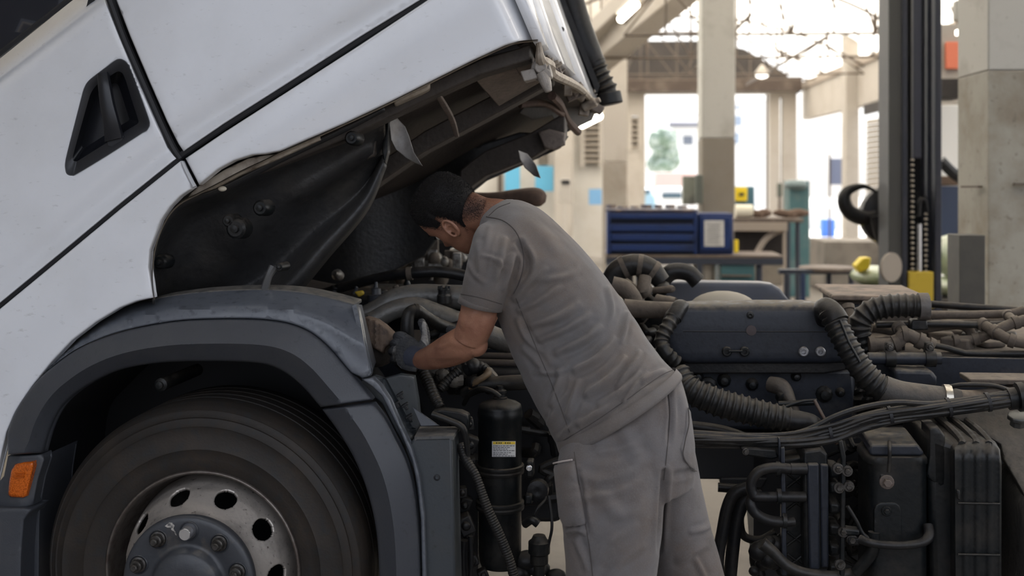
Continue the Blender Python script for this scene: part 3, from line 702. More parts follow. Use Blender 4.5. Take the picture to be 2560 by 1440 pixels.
# corrugated hoses
hoseo('ribbed_hose', [(1694, 780, .58), (1672, 812, .54), (1654, 850, .52), (1664, 880, .50), (1690, 905, .52)], [.028, .028, .028, .027, .026], .024, .16)
tubeo('hose_cap', [(1712, 772, .66), (1700, 768, .60), (1692, 780, .575), (1684, 796, .56)], [.026, .028, .029, .029], M_black, sides=18)
hoseo('ribbed_hose', [(1690, 930, .36), (1722, 972, .33), (1790, 1004, .32), (1860, 1024, .32), (1920, 1038, .32), (1962, 1046, .32), (1985, 1050, .32)], [.047, .049, .050, .049, .046, .043, .036], .0235, .15)
tubeo('hose_elbow', [(1960, 1047, .32), (1995, 1053, .31), (2022, 1058, .32), (2036, 1062, .36)], [.032, .034, .033, .028], M_black, sides=20)
b_ = MB(); b_.cyl(T(2018, 1036, .32), T(2018, 1072, .32), .026, 20); b_.build('elbow_hub', M_black, TK, bevel=.006)
hoseo('ribbed_hose', [(2070, 775, .50), (2092, 815, .47), (2115, 860, .44), (2148, 915, .42), (2188, 960, .41), (2225, 984, .41)], [.040, .043, .043, .045, .046, .047], .0235, .14)
tubeo('hose_cap', [(2060, 800, .60), (2062, 772, .54), (2080, 784, .49), (2094, 806, .47)], [.030, .038, .041, .041], M_black, sides=18)
tubeo('smooth_hose', [(2205, 972, .41), (2250, 990, .41), (2310, 998, .41), (2370, 1000, .42), (2400, 1003, .42)], [.046, .050, .049, .042, .038], dirty('dusty_hose', (.05, .045, .04), dust=(.2, .165, .13), rough=.6), sides=22)
tubeo('hose_end', [(2376, 1000, .42), (2430, 998, .45), (2480, 990, .50), (2560, 985, .55)], [.036, .030, .028, .04], dirty('hose_end_dust', (.12, .095, .075), dust=(.26, .21, .16), rough=.8), sides=18)
ringo('hose_clamp', (2367, 998, .42), T(2395, 1000, .42) - T(2350, 998, .42), .043, .049, .022, mat('clamp_zinc', (.62, .58, .50), .32, metal=.8, noise=[(50, (.3, .24, .17), .5, .7)]))
for a_, b2 in (((2100, 800, .43), (2122, 855, .40)), ((2122, 855, .40), (2150, 905, .375))): tubeo('hose_tie', [a_, b2], .004, M_dark)
hoseo('ribbed_hose', [(2168, 880, .85), (2152, 840, .85), (2150, 808, .85), (2172, 780, .85), (2215, 766, .85), (2262, 764, .85), (2310, 766, .85)], [.035, .040, .043, .045, .046, .046, .046], .026, .15)
ringo('hose_collar', (2308, 766, .85), T(2320, 766, .85) - T(2290, 766, .85), .03, .050, .035, dirty('worn_collar', (.10, .09, .085), rough=.5))
# left of the cover: bends of heavy hose and a rag-like pipe
tubeo('bent_hose', [(1525, 705, 1.1), (1545, 676, 1.1), (1585, 662, 1.1), (1625, 672, 1.1), (1655, 705, 1.1)], [.040, .043, .044, .042, .036], M_hose, sides=16)
for x, y in ((1560, 668), (1600, 664), (1633, 680)): ringo('hose_band', (x, y, 1.1), T(x + 20, y + (x - 1590) * .3, 1.1) - T(x - 20, y - (x - 1590) * .3, 1.1), .04, .047, .02, M_tan)
tubeo('bent_hose', [(1650, 705, 1.3), (1680, 680, 1.3), (1720, 682, 1.3), (1745, 705, 1.3)], .035, M_black, sides=14)
tubeo('bent_hose', [(1530, 712, .9), (1562, 722, .9), (1585, 752, .9), (1590, 790, .9)], .034, M_tan, sides=14)
tubeo('cross_pipe', [(1560, 770, .75), (1620, 774, .75), (1700, 776, .75)], [.034, .032, .03], M_tan, sides=16)
for i in range(34):
    x, y, vv_ = rng.uniform(1560, 1680), rng.uniform(715, 860), rng.uniform(.85, 1.3); b_ = MB(); b_.tube([T(x, y, vv_), T(x + rng.uniform(-25, 25), y + rng.uniform(-22, 22), vv_ - .03), T(x + rng.uniform(-45, 45), y + rng.uniform(-30, 30), vv_)], rng.uniform(.010, .026), 10, 5); b_.build('engine_fitting', M_tan if i % 3 == 0 else M_black, TK)
dm = MB(); dm.tp([(1540, 770), (1700, 785), (1700, 930), (1590, 930)], .95, .5); dm.build('rear_engine_block', M_black, TK, bevel=.02)
# far cover and grey dome
panel('far_cover', [(1600, 757), (1620, 728), (1640, 712), (1658, 705), (1700, 703), (1900, 706), (1930, 710), (1950, 722), (1978, 757), (1978, 800), (1600, 800)], lambda P: P[:, 0] * 0 + 1.45, mat('far_cover_paint', (.075, .08, .10), .45, noise=[(8, (.10, .095, .09), .5, .8)]), TK, spacing=16, rim=7, rimd=.02, thick=.08)
b_ = MB(); c = T(1807, 775, 1.15); b_.sphere(c, .14, 14, (1, .6, .55)); b_.build('grey_dome', mat('dome_dust', (.30, .27, .22), .8), TK)
# box with the tan lid behind the hose
bx = blk('chassis_box', [(2092, 745), (2330, 752), (2330, 850), (2100, 860)], 1.15, .4, M_tan)
lb = MB(); p0 = [T(2080, 738, 1.1), T(2325, 742, 1.1), T(2325, 742, 1.1) + TL * .5, T(2080, 738, 1.1) + TL * .5]
lb.rings([p0, [p - UP * .02 for p in p0]]); lb.build('box_lid', mat('lid_dust', (.22, .17, .13), .85, noise=[(12, (.10, .08, .065), .45, .65)], bump=[(20, .4)]), TK, bevel=.006)
blk('box_void', [(2108, 762), (2150, 760), (2150, 790), (2112, 790)], 1.14, .02, M_gap, bx)
# long rods and cables toward the back
for pts, r, m_ in (
    ([(2325, 760, 1.2), (2430, 768, 1.15), (2540, 776, 1.1), (2640, 790, 1.1)], .014, M_hose), ([(2325, 787, 1.0), (2420, 787, 1.0), (2520, 784, 1.0), (2560, 775, 1.0)], .016, M_tan),
    ([(2190, 812, .9), (2330, 810, .9), (2450, 812, .9), (2620, 806, .9)], .013, M_hose), ([(2310, 814, 1.25), (2560, 800, 1.25), (2700, 800, 1.25)], .020, M_tan),
    ([(2325, 862, .80), (2360, 868, .80), (2400, 879, .80), (2440, 884, .80), (2640, 884, .80)], .011, M_hose), ([(2180, 818, .95), (2240, 828, .95), (2300, 822, .95), (2390, 812, .95), (2420, 822, .95), (2430, 840, .95)], .018, M_tan)):
    tubeo('air_line', pts, r, m_, sides=12)
# tee pieces and elbows
def knuckle(pts, r, name='pipe_fitting', m=None):
    b = MB(); P = [T(*p) for p in pts]; b.tube(P, r, 14, 5)
    for i in range(len(P)):
        d = P[min(i + 1, len(P) - 1)] - P[max(i - 1, 0)]; d /= np.linalg.norm(d); b.lathe(P[i] - d * .012, d, [(r * .9, 0), (r * 1.28, .002), (r * 1.28, .022), (r * .9, .024)], 14)
    return b.build(name, m or M_tan, TK, sharp=45)
knuckle([(2180, 862, .80), (2240, 858, .80), (2262, 836, .80), (2300, 852, .80), (2325, 864, .80)], .024)
knuckle([(2262, 836, .80), (2248, 820, .85)], .020)
knuckle([(2458, 812, .9), (2486, 828, .85), (2530, 852, .8), (2600, 862, .8)], .020); knuckle([(2486, 828, .85), (2540, 806, .85), (2600, 796, .85)], .019)
knuckle([(2390, 852, .9), (2440, 848, .9), (2478, 832, .88)], .018); knuckle([(2540, 806, .85), (2520, 788, .95)], .016)
knuckle([(2130, 820, .95), (2120, 770, 1.0)], .02)
for x in (2300,): blk('valve_block', [(2280, 800), (2318, 800), (2322, 826), (2276, 826)], .84, .06, M_dark)
tb_ = tubeo('torque_tube', [(2170, 896, .68), (2352, 896, .68)], .0215, M_case, sides=20)
for x in (2225, 2325):
    ringo('tube_clamp', (x, 896, .68), TR, .021, .030, .035, M_dark); blk('clamp_ear', [(x - 10, 856), (x + 8, 856), (x + 12, 884), (x - 12, 884)], .67, .03, M_dark); bolt(x - 1, 868, .67, .008)
blk('frame_pad', [(2236, 924), (2330, 926), (2344, 944), (2344, 968), (2240, 968)], .62, .12, M_case, bevel=.014, seg=3)
blk('tank_bracket', [(2425, 948), (2700, 952), (2700, 962), (2427, 962)], .45, .14, M_tan, bevel=.004)
blk('rail_shelf', [(2300, 1010), (2700, 1010), (2700, 1018), (2300, 1020)], .48, .20, M_tan, bevel=.004)
tubeo('bracket_cable', [(2372, 968, .42), (2410, 962, .40), (2480, 964, .40), (2520, 975, .40)], .008, M_hose)

# cable loom, strand by strand
base = npf([(1725, 1096), (1850, 1100), (1950, 1100), (2020, 1092), (2090, 1076), (2160, 1052), (2240, 1036), (2330, 1024), (2420, 1012), (2500, 1000), (2600, 984)])
for i in range(13):
    o_ = (i - 6) / 6.0; P = []
    for k, (x, y) in enumerate(base):
        sp = np.interp(k, [0, 2, 4, 6, 9, 10], [15, 13, 21, 19, 13, 10]); y0 = y + o_ * sp + 3 * math.sin(i * 2.4 + k * 1.1)
        if i == 0 and 4 <= k <= 6: y0 -= 12
        P.append((x, y0, .20 + .012 * math.sin(i * 1.7 + k * .9) + .004 * (i % 3)))
    tubeo('loom_cable', P, .0068 if i % 3 else .0092, M_hose, sides=8, n=4)
tubeo('loom_sheath', [(1715, 1086, .24), (1800, 1090, .24), (1900, 1094, .23)], [.020, .022, .016], dirty('loom_tape', (.045, .04, .035), rough=.7), sides=12, flat=.6)
tubeo('loom_sheath', [(1715, 1106, .22), (1800, 1110, .22), (1960, 1112, .21), (2060, 1104, .20)], [.015, .015, .013, .011], dirty('loom_tape', (.05, .045, .04)), sides=12)
for x, y in ((2225, 1038), (2075, 1080), (2372, 1018), (2470, 1005)):
    ringo('cable_tie', (x, y, .21), TR * 1 + UP * .2, .026, .030, .010, M_gap)
ringo('loom_ferrule', (2545, 995, .21), TR + UP * .15, .02, .034, .06, M_dark)
knuckle([(2552, 992, .2), (2620, 985, .2)], .035, m=M_dark)
tubeo('under_pipe', [(1700, 1062, .40), (1800, 1075, .40), (1880, 1096, .38)], [.018, .018, .012], M_black)

# black side: valve block with looped tubes
vb = blk('valve_body', [(2008, 1128), (2052, 1122), (2070, 1136), (2072, 1425), (2010, 1425)], .16, .22, M_dark, bevel=.008)
blk('valve_plate', [(2018, 1160), (2048, 1160), (2050, 1425), (2024, 1425)], .14, .03, M_case, vb)
blk('valve_plate', [(2050, 1160), (2072, 1162), (2072, 1420), (2054, 1420)], .15, .03, M_case, vb)
blk('valve_rear', [(1960, 1150), (2015, 1140), (2015, 1440), (1960, 1440)], .24, .12, M_dark, vb)
for k, y in enumerate((1165, 1205, 1255, 1310, 1360, 1410)): blk('valve_boss', [(2072, y), (2102, y + 4), (2102, y + 30), (2072, y + 32)], .19, .10, M_dark, vb, bevel=.01)
for y in (1185, 1240, 1330, 1385):
    b_ = MB(); b_.tube([T(1968, y, .235), T(2012, y + 34, .235)], .004, 6, 2); b_.tube([T(2012, y, .235), T(1968, y + 34, .235)], .004, 6, 2); b_.build('casting_rib', M_dark, vb)
blk('strap_upright', [(1952, 1120), (1962, 1118), (1968, 1440), (1955, 1440)], .15, .02, M_case, bevel=.003)
blk('strap_upright', [(1948, 1160), (1954, 1130), (1950, 1095), (1945, 1095)], .17, .02, M_case, bevel=.003)
blk('strap_upright', [(2096, 1105), (2106, 1100), (2115, 1140), (2112, 1440), (2100, 1440), (2104, 1150)], .10, .015, M_dark, bevel=.003)
for pts in ([(1975, 1172, .14), (1930, 1170, .13), (1896, 1180, .13), (1878, 1208, .13), (1885, 1238, .13), (1910, 1242, .13), (2012, 1242, .16)], [(1960, 1306, .14), (1920, 1300, .14), (1890, 1284, .14), (1877, 1262, .14), (1882, 1242, .15), (1900, 1236, .17)]):
    tubeo('looped_pipe', pts, .0165, M_black, sides=16, n=8)
tubeo('looped_pipe', [(1975, 1172, .14), (2015, 1172, .15)], .018, M_black, sides=16); tubeo('looped_pipe', [(1960, 1306, .14), (1985, 1304, .15)], .014, M_black)
for x, y in ((1945, 1172), (1948, 1240), (1962, 1302)): ringo('pipe_clamp', (x, y, .14), TR, .015, .023, .012, M_dark)
for pts, r in (([(1880, 1215, .3), (1838, 1232, .3), (1818, 1270, .3), (1806, 1330, .3), (1795, 1400, .3), (1800, 1470, .3)], .020), ([(1885, 1236, .34), (1855, 1256, .34), (1842, 1300, .34), (1832, 1370, .34), (1822, 1480, .34)], .022), ([(1858, 1270, .5), (1850, 1300, .5), (1860, 1340, .5), (1900, 1350, .5), (1940, 1330, .5)], .014), ([(1900, 1440, .4), (1888, 1400, .4), (1895, 1370, .4), (1920, 1360, .4)], .02)):
    tubeo('black_hose', pts, r, M_black, sides=14)
tubeo('lower_hose', [(1905, 1358, .10), (1930, 1378, .10), (1965, 1412, .10), (2010, 1432, .10), (2080, 1440, .12), (2130, 1432, .14)], [.020, .018, .017, .016, .016, .016], M_hose, sides=16)
tubeo('curved_rod', [(2118, 1265, .10), (2140, 1300, .10), (2158, 1335, .10), (2185, 1352, .09)], .006, M_dark); tubeo('curved_rod', [(2185, 1330, .10), (2180, 1380, .10), (2140, 1430, .12)], .018, M_dark)
for x, y in ((2095, 1172), (2118, 1178), (2098, 1220), (2122, 1216), (2108, 1330), (2130, 1350), (2100, 1412)):
    bolt(x, y, .10, .010, M_nut); 
blk('connector', [(2104, 1320), (2150, 1325), (2150, 1340), (2104, 1340)], .09, .04, M_dark); blk('connector', [(2120, 1344), (2150, 1346), (2150, 1366), (2120, 1364)], .09, .04, M_black)
bm_ = blk('mount_plate', [(1850, 1120), (1862, 1118), (1940, 1124), (1948, 1145), (1930, 1150), (1880, 1142), (1862, 1140)], .18, .10, M_dark)
bolt(1864, 1129, .18, .007, parent=bm_)
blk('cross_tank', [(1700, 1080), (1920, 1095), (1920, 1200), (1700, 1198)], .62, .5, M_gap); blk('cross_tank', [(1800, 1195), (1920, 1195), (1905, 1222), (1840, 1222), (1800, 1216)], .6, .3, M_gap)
b_ = MB(); b_.tube([T(1795, 1218, .5), T(1850, 1222, .5)], .016, 10, 2); b_.build('drain_boss', M_black, TK)
for i in range(22):
    b_ = MB(); b_.sphere(T(rng.uniform(1885, 2000), rng.uniform(1345, 1450), rng.uniform(.24, .42)), rng.uniform(.015, .04), 6, (1, .8, .9)); b_.build('valve_clutter', M_black, TK)

# black canister with a hatch
cn = MB(); P = [T(x, y, .13 if 2180 < x < 2290 else .17) for x, y in ()]
sec = []
for y, ins in ((1122, 10), (1128, 2), (1140, 0), (1142, 4), (1160, 4), (1480, 4)):
    L0, R0 = T(2150 + ins, y, .22), T(2308 - ins, y, .22); c = (L0 + R0) / 2; a = (R0 - L0) / 2; b2 = TL * .12; ring = []
    for k in range(32):
        t = 2 * math.pi * k / 32; ct, st_ = math.cos(t), math.sin(t); e = .42
        ring.append(c + a * np.sign(ct) * abs(ct) ** e + b2 * np.sign(st_) * abs(st_) ** e)
    sec.append(ring)
cn.rings(sec); can = cn.build('black_canister', M_dark, TK, sharp=50)
top = MB(); q = [(2178, 1112, .12), (2296, 1112, .12), (2312, 1134, .12), (2304, 1140, .12), (2180, 1140, .12), (2172, 1132, .12)]
top.rings([[T(*p) for p in q], [T(p[0], p[1], p[2]) + TL * .2 + UP * .012 for p in q]]); top.build('canister_lid', M_case, can, bevel=.008)
tubeo('lid_strap', [(2216, 1078, .3), (2222, 1100, .2), (2224, 1115, .105), (2224, 1150, .10), (2222, 1180, .10)], .0055, M_hose, can)
bolt(2217, 1205, .10, .013, dirty('bolt_brown', (.12, .09, .075), rough=.5), can, h=.02); blk('bolt_plate', [(2200, 1184), (2232, 1184), (2236, 1200), (2232, 1220), (2204, 1220), (2198, 1200)], .10, .02, M_dark, can)
panel('hatch', [(2184, 1360), (2184, 1275), (2190, 1262), (2202, 1255), (2238, 1255), (2250, 1264), (2254, 1278), (2256, 1360)], lambda P: P[:, 0] * 0 + .098, M_dark, can, spacing=9, rim=3, rimd=.008, thick=.02)
bolt(2216, 1278, .096, .009, M_dark, can)
cap_t = dirty('white_tick', (.5, .45, .4)); 
tubeo('looped_hose', [(2150, 1348, .06), (2180, 1358, .04), (2240, 1364, .04), (2300, 1358, .06), (2322, 1340, .08), (2320, 1312, .10)], [.014, .012, .012, .013, .016, .015], M_black, sides=14)
# ribbed battery cover
bt = MB(); secs = []
pr = [(2330, 1075), (2395, 1076), (2420, 1090), (2480, 1100), (2498, 1118), (2508, 1140)]
panel('battery_cover', [(2385, 1500), (2382, 1120), (2392, 1108), (2420, 1104), (2470, 1098), (2488, 1104), (2500, 1124), (2504, 1160), (2504, 1500)],
      lambda P: .06 + .005 * (1 - np.cos((P[:, 0] - 2385) / 30.0 * 2 * math.pi)) + .05 * np.clip((1150 - P[:, 1]) / 50, 0, 1) ** 2, M_dark, TK, spacing=7, rim=8, rimd=.02, thick=.12)
bt.rings([[T(x, y, .12) for x, y in ((2320, 1085), (2392, 1110), (2420, 1102), (2485, 1104), (2500, 1124), (2500, 1500), (2330, 1500))], [T(x, y, .12) + TL * .38 for x, y in ((2320, 1085), (2392, 1110), (2420, 1102), (2485, 1104), (2500, 1124), (2500, 1500), (2330, 1500))]])
bto = bt.build('battery_box', M_dark, TK, bevel=.02, seg=3)
for x in (2405, 2440, 2472):
    b_ = MB(); b_.tube([T(x, 1112, .10), T(x, 1104, .14), T(x, 1104, .14) + TL * .12 + UP * .01, T(x, 1104, .14) + TL * .3 + UP * .01], .012, 8, 3); b_.build('cover_rib', M_dark, bto)
panel('front_battery_flap', [(2322, 1068), (2345, 1066), (2362, 1088), (2366, 1130), (2366, 1195), (2362, 1228), (2330, 1205), (2315, 1190), (2322, 1140)], lambda P: P[:, 0] * 0 + .12, M_dark, TK, spacing=10, rim=5, rimd=.012, thick=.1)
for y in (1258, 1386): tubeo('cover_seam', [(2395, y, .055), (2500, y + 2, .055)], .003, M_hose, bto)
b_ = MB(); b_.tp([(2392, 1225), (2400, 1225), (2402, 1252), (2394, 1248)], .05, .01); b_.build('clip_mark', M_hose, bto, bevel=.003)
# fuel tank with its dusty shoulder and a cap
ft = MB(); c = T(2600, 1290, .36); c[2] = T(2600, 1340, .30)[2]
R_ = .30; A = T(2508, 1300, .40); A = A.copy(); ring = []
cz = T(2508, 1400, .4)[2]
for u_ in (0.0, .02, .05, 1.2):
    rr = {0.0: R_ - .05, .02: R_ - .012, .05: R_, 1.2: R_}[u_]; rg = []
    for k in range(40):
        t = 2 * math.pi * k / 40; ct, st_ = math.cos(t), math.sin(t)
        rg.append(np.array([A[0], A[1], cz]) + TR * u_ + TL * (rr * np.sign(ct) * abs(ct) ** .75) + UP * rr * np.sign(st_) * abs(st_) ** .75)
    ring.append(rg)
ft.rings(ring); fto = ft.build('fuel_tank', dirty('tank_skin', (.05, .045, .04), dust=(.20, .175, .14), rough=.6, top=1.0, bumps=((25, .5), (90, .3))), TK, sharp=50)
b_ = MB(); cc = T(2545, 1050, .30); b_.lathe(cc, UP * .9 - TL * .3, [(.024, -.02), (.024, .0), (.034, .003), (.034, .016), (.024, .022), (0, .024)], 8); b_.build('tank_cap', mat('cap_alloy', (.09, .09, .085), .4, metal=.6), fto, bevel=.003)

panel('tank_shield', [(2290, 1014), (2400, 1008), (2640, 1000), (2640, 1320), (2560, 1240), (2508, 1150), (2500, 1112), (2420, 1062), (2380, 1045)], lambda P: .42 - .0009 * (P[:, 1] - 1010), dirty('shield_dust', (.05, .043, .035), dust=(.17, .145, .115), rough=.7, top=.8), TK, spacing=14, rim=5, rimd=.02, thick=.03)
bk_ = MB(); bk_.tp([(1884, 1112), (2700, 1060), (2700, 1600), (1905, 1600), (1884, 1340)], .62, .3); bk_.build('dark_backing_block', M_gap, TK)  # dark block added behind the side parts to hide the bright floor
for i in range(40):
    x, y = rng.uniform(2080, 2330), rng.uniform(1110, 1430)
    b_ = MB(); b_.tube([T(x, y, .5), T(x + rng.uniform(-30, 30), y + rng.uniform(-30, 30), .46), T(x + rng.uniform(-50, 50), y + rng.uniform(-50, 50), .5)], rng.uniform(.006, .016), 8, 4); b_.build('tucked_pipe', M_black, TK)
# ---- step support behind the front mudguard
sp = MB()
sp.tp([(1040, 1092), (1130, 1090), (1140, 1500), (1050, 1500), (1049, 1300), (1035, 1180), (1012, 1120)], .02, .12)
spo = sp.build('step_support', M_supp, TK, bevel=.008)
tp_ = MB(); q = [T(1036, 1092, .02), T(1133, 1090, .02), T(1150, 1066, .16), T(1050, 1066, .16)]
tp_.rings([q, [p - UP * .012 for p in q]]); tp_.build('support_top', dirty('support_dust', (.10, .10, .10), dust=(.26, .23, .20), rough=.7, top=.9), spo)
b_ = MB(); b_.hexa([T(1030, 1016, .05), T(1096, 1064, .03), T(1052, 1066, .03)], [T(1032, 1016, .07), T(1100, 1064, .06), T(1056, 1066, .06)]); b_.build('support_gusset', M_flare, spo, bevel=.002)
for x, y in ((1092, 1194),): b_ = MB(); b_.lathe(T(x, y, .018), -TL, [(.010, -.01), (.010, .001), (.006, .002), (.006, -.004)], 12); b_.build('support_hole', M_gap, spo)
pp = panel('inner_bracket', [(900, 952), (936, 938), (960, 946), (1000, 935), (1036, 940), (1046, 1000), (1052, 1062), (1034, 1092), (1012, 1120), (985, 1070), (955, 1010), (934, 992)], lambda P: .06 + .0010 * (P[:, 0] - 930) + .012 * (np.abs(pdist([(960, 955), (1030, 1085)], P)) < 9), M_supp, TK, spacing=8, rim=4, rimd=.01, thick=.02, lines=[[(952, 960), (1022, 1090)], [(968, 950), (1038, 1080)]])
panel('inner_bracket', [(904, 948), (930, 966), (955, 990), (1000, 1078), (1030, 1150), (1044, 1220), (1052, 1300), (1056, 1500), (1068, 1500), (1062, 1290), (1050, 1190), (1030, 1120), (1000, 1060), (975, 1000), (950, 962), (932, 944)], lambda P: P[:, 0] * 0 - .005, M_fend, TK, spacing=9, rim=4, rimd=.012, thick=.03)
for x, y in ((1000, 985), (1012, 1012), (1022, 1040), (990, 1008)):
    b_ = MB(); b_.box(T(x, y, .105), (.004, .012, .012), (.5, 0, -.85), (0, 1, 0), (.85, 0, .5)); b_.box(T(x + 3, y + 6, .10), (.009, .006, .005), (.5, 0, -.85), (0, 1, 0), (.85, 0, .5)); b_.build('bracket_clip', M_gap, pp, bevel=.002)
# fluid canister with neck, straps and a warning label
CC = T(1250, 1200, .34)
zc = lambda y: T(1250, y, .34 - .10)[2]
rC = .5 * np.linalg.norm(T(1305, 1200, .30) - T(1196, 1200, .30))
def cprof(L): return [(r * rC, zc(y)) for r, y in L]
fc = MB(); pr = cprof([(.99, 1190), (1.0, 1175), (1.0, 1062), (1.03, 1058), (1.03, 1044), (1.0, 1040), (1.0, 1034), (.96, 1026), (.80, 1020), (.45, 1014), (.30, 1010)])
fc.lathe([CC[0], CC[1], 0], UP, pr, 48); fco = fc.build('fluid_filter', M_dark, TK, sharp=60)
fn = MB(); fn.lathe([CC[0], CC[1], 0], UP, cprof([(.34, 1022), (.34, 1008), (.26, 1006), (.26, 998), (.30, 996), (.30, 990), (.16, 986), (.16, 978), (.0, 976)]), 20); fn.build('filter_neck', M_black, fco, sharp=40)
fb = MB(); fb.lathe([CC[0], CC[1], 0], UP, cprof([(.85, 1440), (.95, 1425), (.98, 1400), (.98, 1300), (1.0, 1296), (1.0, 1212), (.99, 1196), (.99, 1170)]), 48); fb.build('lower_bowl', M_dark, fco, sharp=60)
for y in (1190, 1282):
    b_ = MB(); b_.lathe([CC[0], CC[1], 0], UP, cprof([(1.0, y + 12), (1.10, y + 10), (1.12, y + 4), (1.08, y), (1.12, y - 5), (1.10, y - 10), (1.0, y - 12)]), 48, caps=False); b_.build('filter_strap', M_hose, fco)
# label wrapped round the barrel
def wrap(px, py, off=.0015):
    d = ray(px, py); o = CAMP; cx, cy = CC[0], CC[1]; R_ = rC + off
    a = d[0] ** 2 + d[1] ** 2; b = 2 * (d[0] * (o[0] - cx) + d[1] * (o[1] - cy)); c = (o[0] - cx) ** 2 + (o[1] - cy) ** 2 - R_ * R_
    t = (-b - math.sqrt(max(b * b - 4 * a * c, 0))) / (2 * a); return o + d * t
def wrapq(x0, y0, x1, y1, off, n=8):
    V = []; Fc = []
    for i in range(n + 1):
        x = x0 + (x1 - x0) * i / n; V += [wrap(x, y0, off), wrap(x, y1, off)]
    return V, [(2 * i, 2 * i + 2, 2 * i + 3, 2 * i + 1) for i in range(n)]
M_paper = mat('label_paper', (.62, .62, .62), .6, noise=[(60, (.45, .44, .42), .55, .8)])
M_yel = mat('label_yellow', (.75, .52, .04), .6); M_ink = mat('label_ink', (.04, .04, .04), .6)
b_ = MB(); b_.add(*wrapq(1230, 1103, 1289, 1142, .0015)); lbl = b_.build('warning_label', M_paper, fco, fix=False)
b_ = MB(); b_.add(*wrapq(1232, 1104, 1288, 1111, .0022)); b_.build('label_header', M_yel, fco, fix=False)
b_ = MB()
for k, y in enumerate((1114, 1118, 1122, 1126, 1131, 1135, 1139)):
    x = 1233
    while x < 1284 - (k % 3) * 9:
        wd = rng.uniform(3, 8); b_.add(*wrapq(x, y, min(x + wd, 1286), y + 1.5, .0022, 1)); x += wd + 1.6
for x in (1240, 1246, 1251, 1262, 1268, 1273): b_.add(*wrapq(x, 1106, x + 3.5, 1109, .0028, 1))
b_.build('label_text', M_ink, fco, fix=False)
# hoses and pieces round the canister
tubeo('vent_hose', [(1160, 1010, .45), (1175, 985, .35), (1200, 972, .26), (1230, 978, .24), (1250, 992, .24)], .0085, M_hose)
hoseo('diagonal_hose', [(1150, 1110, .12), (1165, 1150, .10), (1190, 1190, .09), (1218, 1270, .08), (1250, 1340, .08), (1275, 1405, .08), (1290, 1460, .08)], [.015, .016, .014, .016, .016, .016, .017], .008, .08)
hoseo('loom_tube', [(1052, 920, .34), (1070, 955, .30), (1085, 990, .26), (1100, 1018, .24)], [.022, .021, .020, .018], .012, .16)
hoseo('loom_tube', [(1150, 925, .38), (1120, 950, .36), (1100, 975, .34)], .017, .012, .12)
blk('hinge_arm', [(1078, 1030), (1105, 1024), (1150, 1030), (1168, 1038), (1172, 1052), (1165, 1100), (1158, 1095), (1150, 1062), (1120, 1058), (1090, 1050)], .10, .05, M_dark, bevel=.008)
tubeo('hinge_rod', [(1080, 1036, .09), (1120, 1050, .085), (1155, 1068, .085), (1165, 1100, .09), (1170, 1140, .10)], [.011, .010, .011, .010, .008], M_hose)
for (x, y, s_) in ((1185, 1110, .03), (1178, 1150, .026), (1160, 1230, .035), (1165, 1260, .03), (1165, 1310, .04), (1175, 1335, .03), (1160, 1380, .02), (1180, 1060, .03), (1170, 1400, .03), (1200, 1435, .03), (1150, 1340, .02)):
    b_ = MB(); x += rng.uniform(-10, 8); s_ *= rng.uniform(.6, 1.0); an = rng.uniform(-.6, .6); c = T(x, y, .24 + rng.uniform(-.04, .05)); b_.box(c, (s_ * .8, s_, s_ * rng.uniform(.5, 1.1)), (math.cos(an), .1, math.sin(an)), (-.1, .95, 0), (-math.sin(an), 0, math.cos(an))); b_.lathe(c, [.1, -1, .1], [(s_ * .5, 0), (s_ * .5, s_ * 1.3), (s_ * .3, s_ * 1.4), (0, s_ * 1.4)], 12); b_.build('valve_piece', M_black, TK, bevel=.006)
tubeo('black_hose', [(1160, 1350, .2), (1158, 1400, .2), (1162, 1460, .2)], .016); tubeo('black_hose', [(1176, 1340, .18), (1178, 1400, .18), (1176, 1460, .18)], .008)
for (x, y, s_) in ((1325, 1165, .02), (1325, 1182, .02), (1322, 1250, .018)): blk('clamp_lug', [(x - 10, y - 12), (x + 8, y - 12), (x + 8, y + 12), (x - 10, y + 12)], .25, .05, M_dark)
bolt(1323, 1170, .25, .006, M_chrome)
vv = MB(); q = T(1348, 1330, .26)
vv.lathe([q[0], q[1], 0], UP, [(.019, T(0, 1480, .26)[2]), (.019, T(0, 1355, .26)[2]), (.030, T(0, 1350, .26)[2]), (.030, T(0, 1330, .26)[2]), (.036, T(0, 1326, .26)[2]), (.036, T(0, 1300, .26)[2]), (.026, T(0, 1294, .26)[2]), (.02, T(0, 1285, .26)[2])], 20)
vv.build('drain_valve', M_dark, TK, sharp=40)
tubeo('black_hose', [(1312, 1310, .26), (1330, 1300, .24), (1345, 1310, .24)], .014, M_dark)
tubeo('thin_cable', [(1362, 1395, .25), (1374, 1350, .25), (1380, 1310, .25), (1372, 1240, .28)], .005, M_black); tubeo('thin_cable', [(1330, 1300, .25), (1345, 1270, .25), (1365, 1245, .28), (1362, 1215, .3)], .005, M_black)
b_ = MB(); b_.lathe(T(1345, 1225, .3), -TL, [(.035, -.02), (.035, .02), (.02, .024), (.012, .024), (.0, .02)], 16); b_.build('pulley', M_black, TK)
for x, y, r in ((1320, 1400, .04), (1345, 1420, .035), (1390, 1440, .03), (1300, 1430, .035)):
    b_ = MB(); b_.sphere(T(x, y, .34), r, 7, (1.2, 1, .8)); b_.build('lower_lump', M_black, TK)
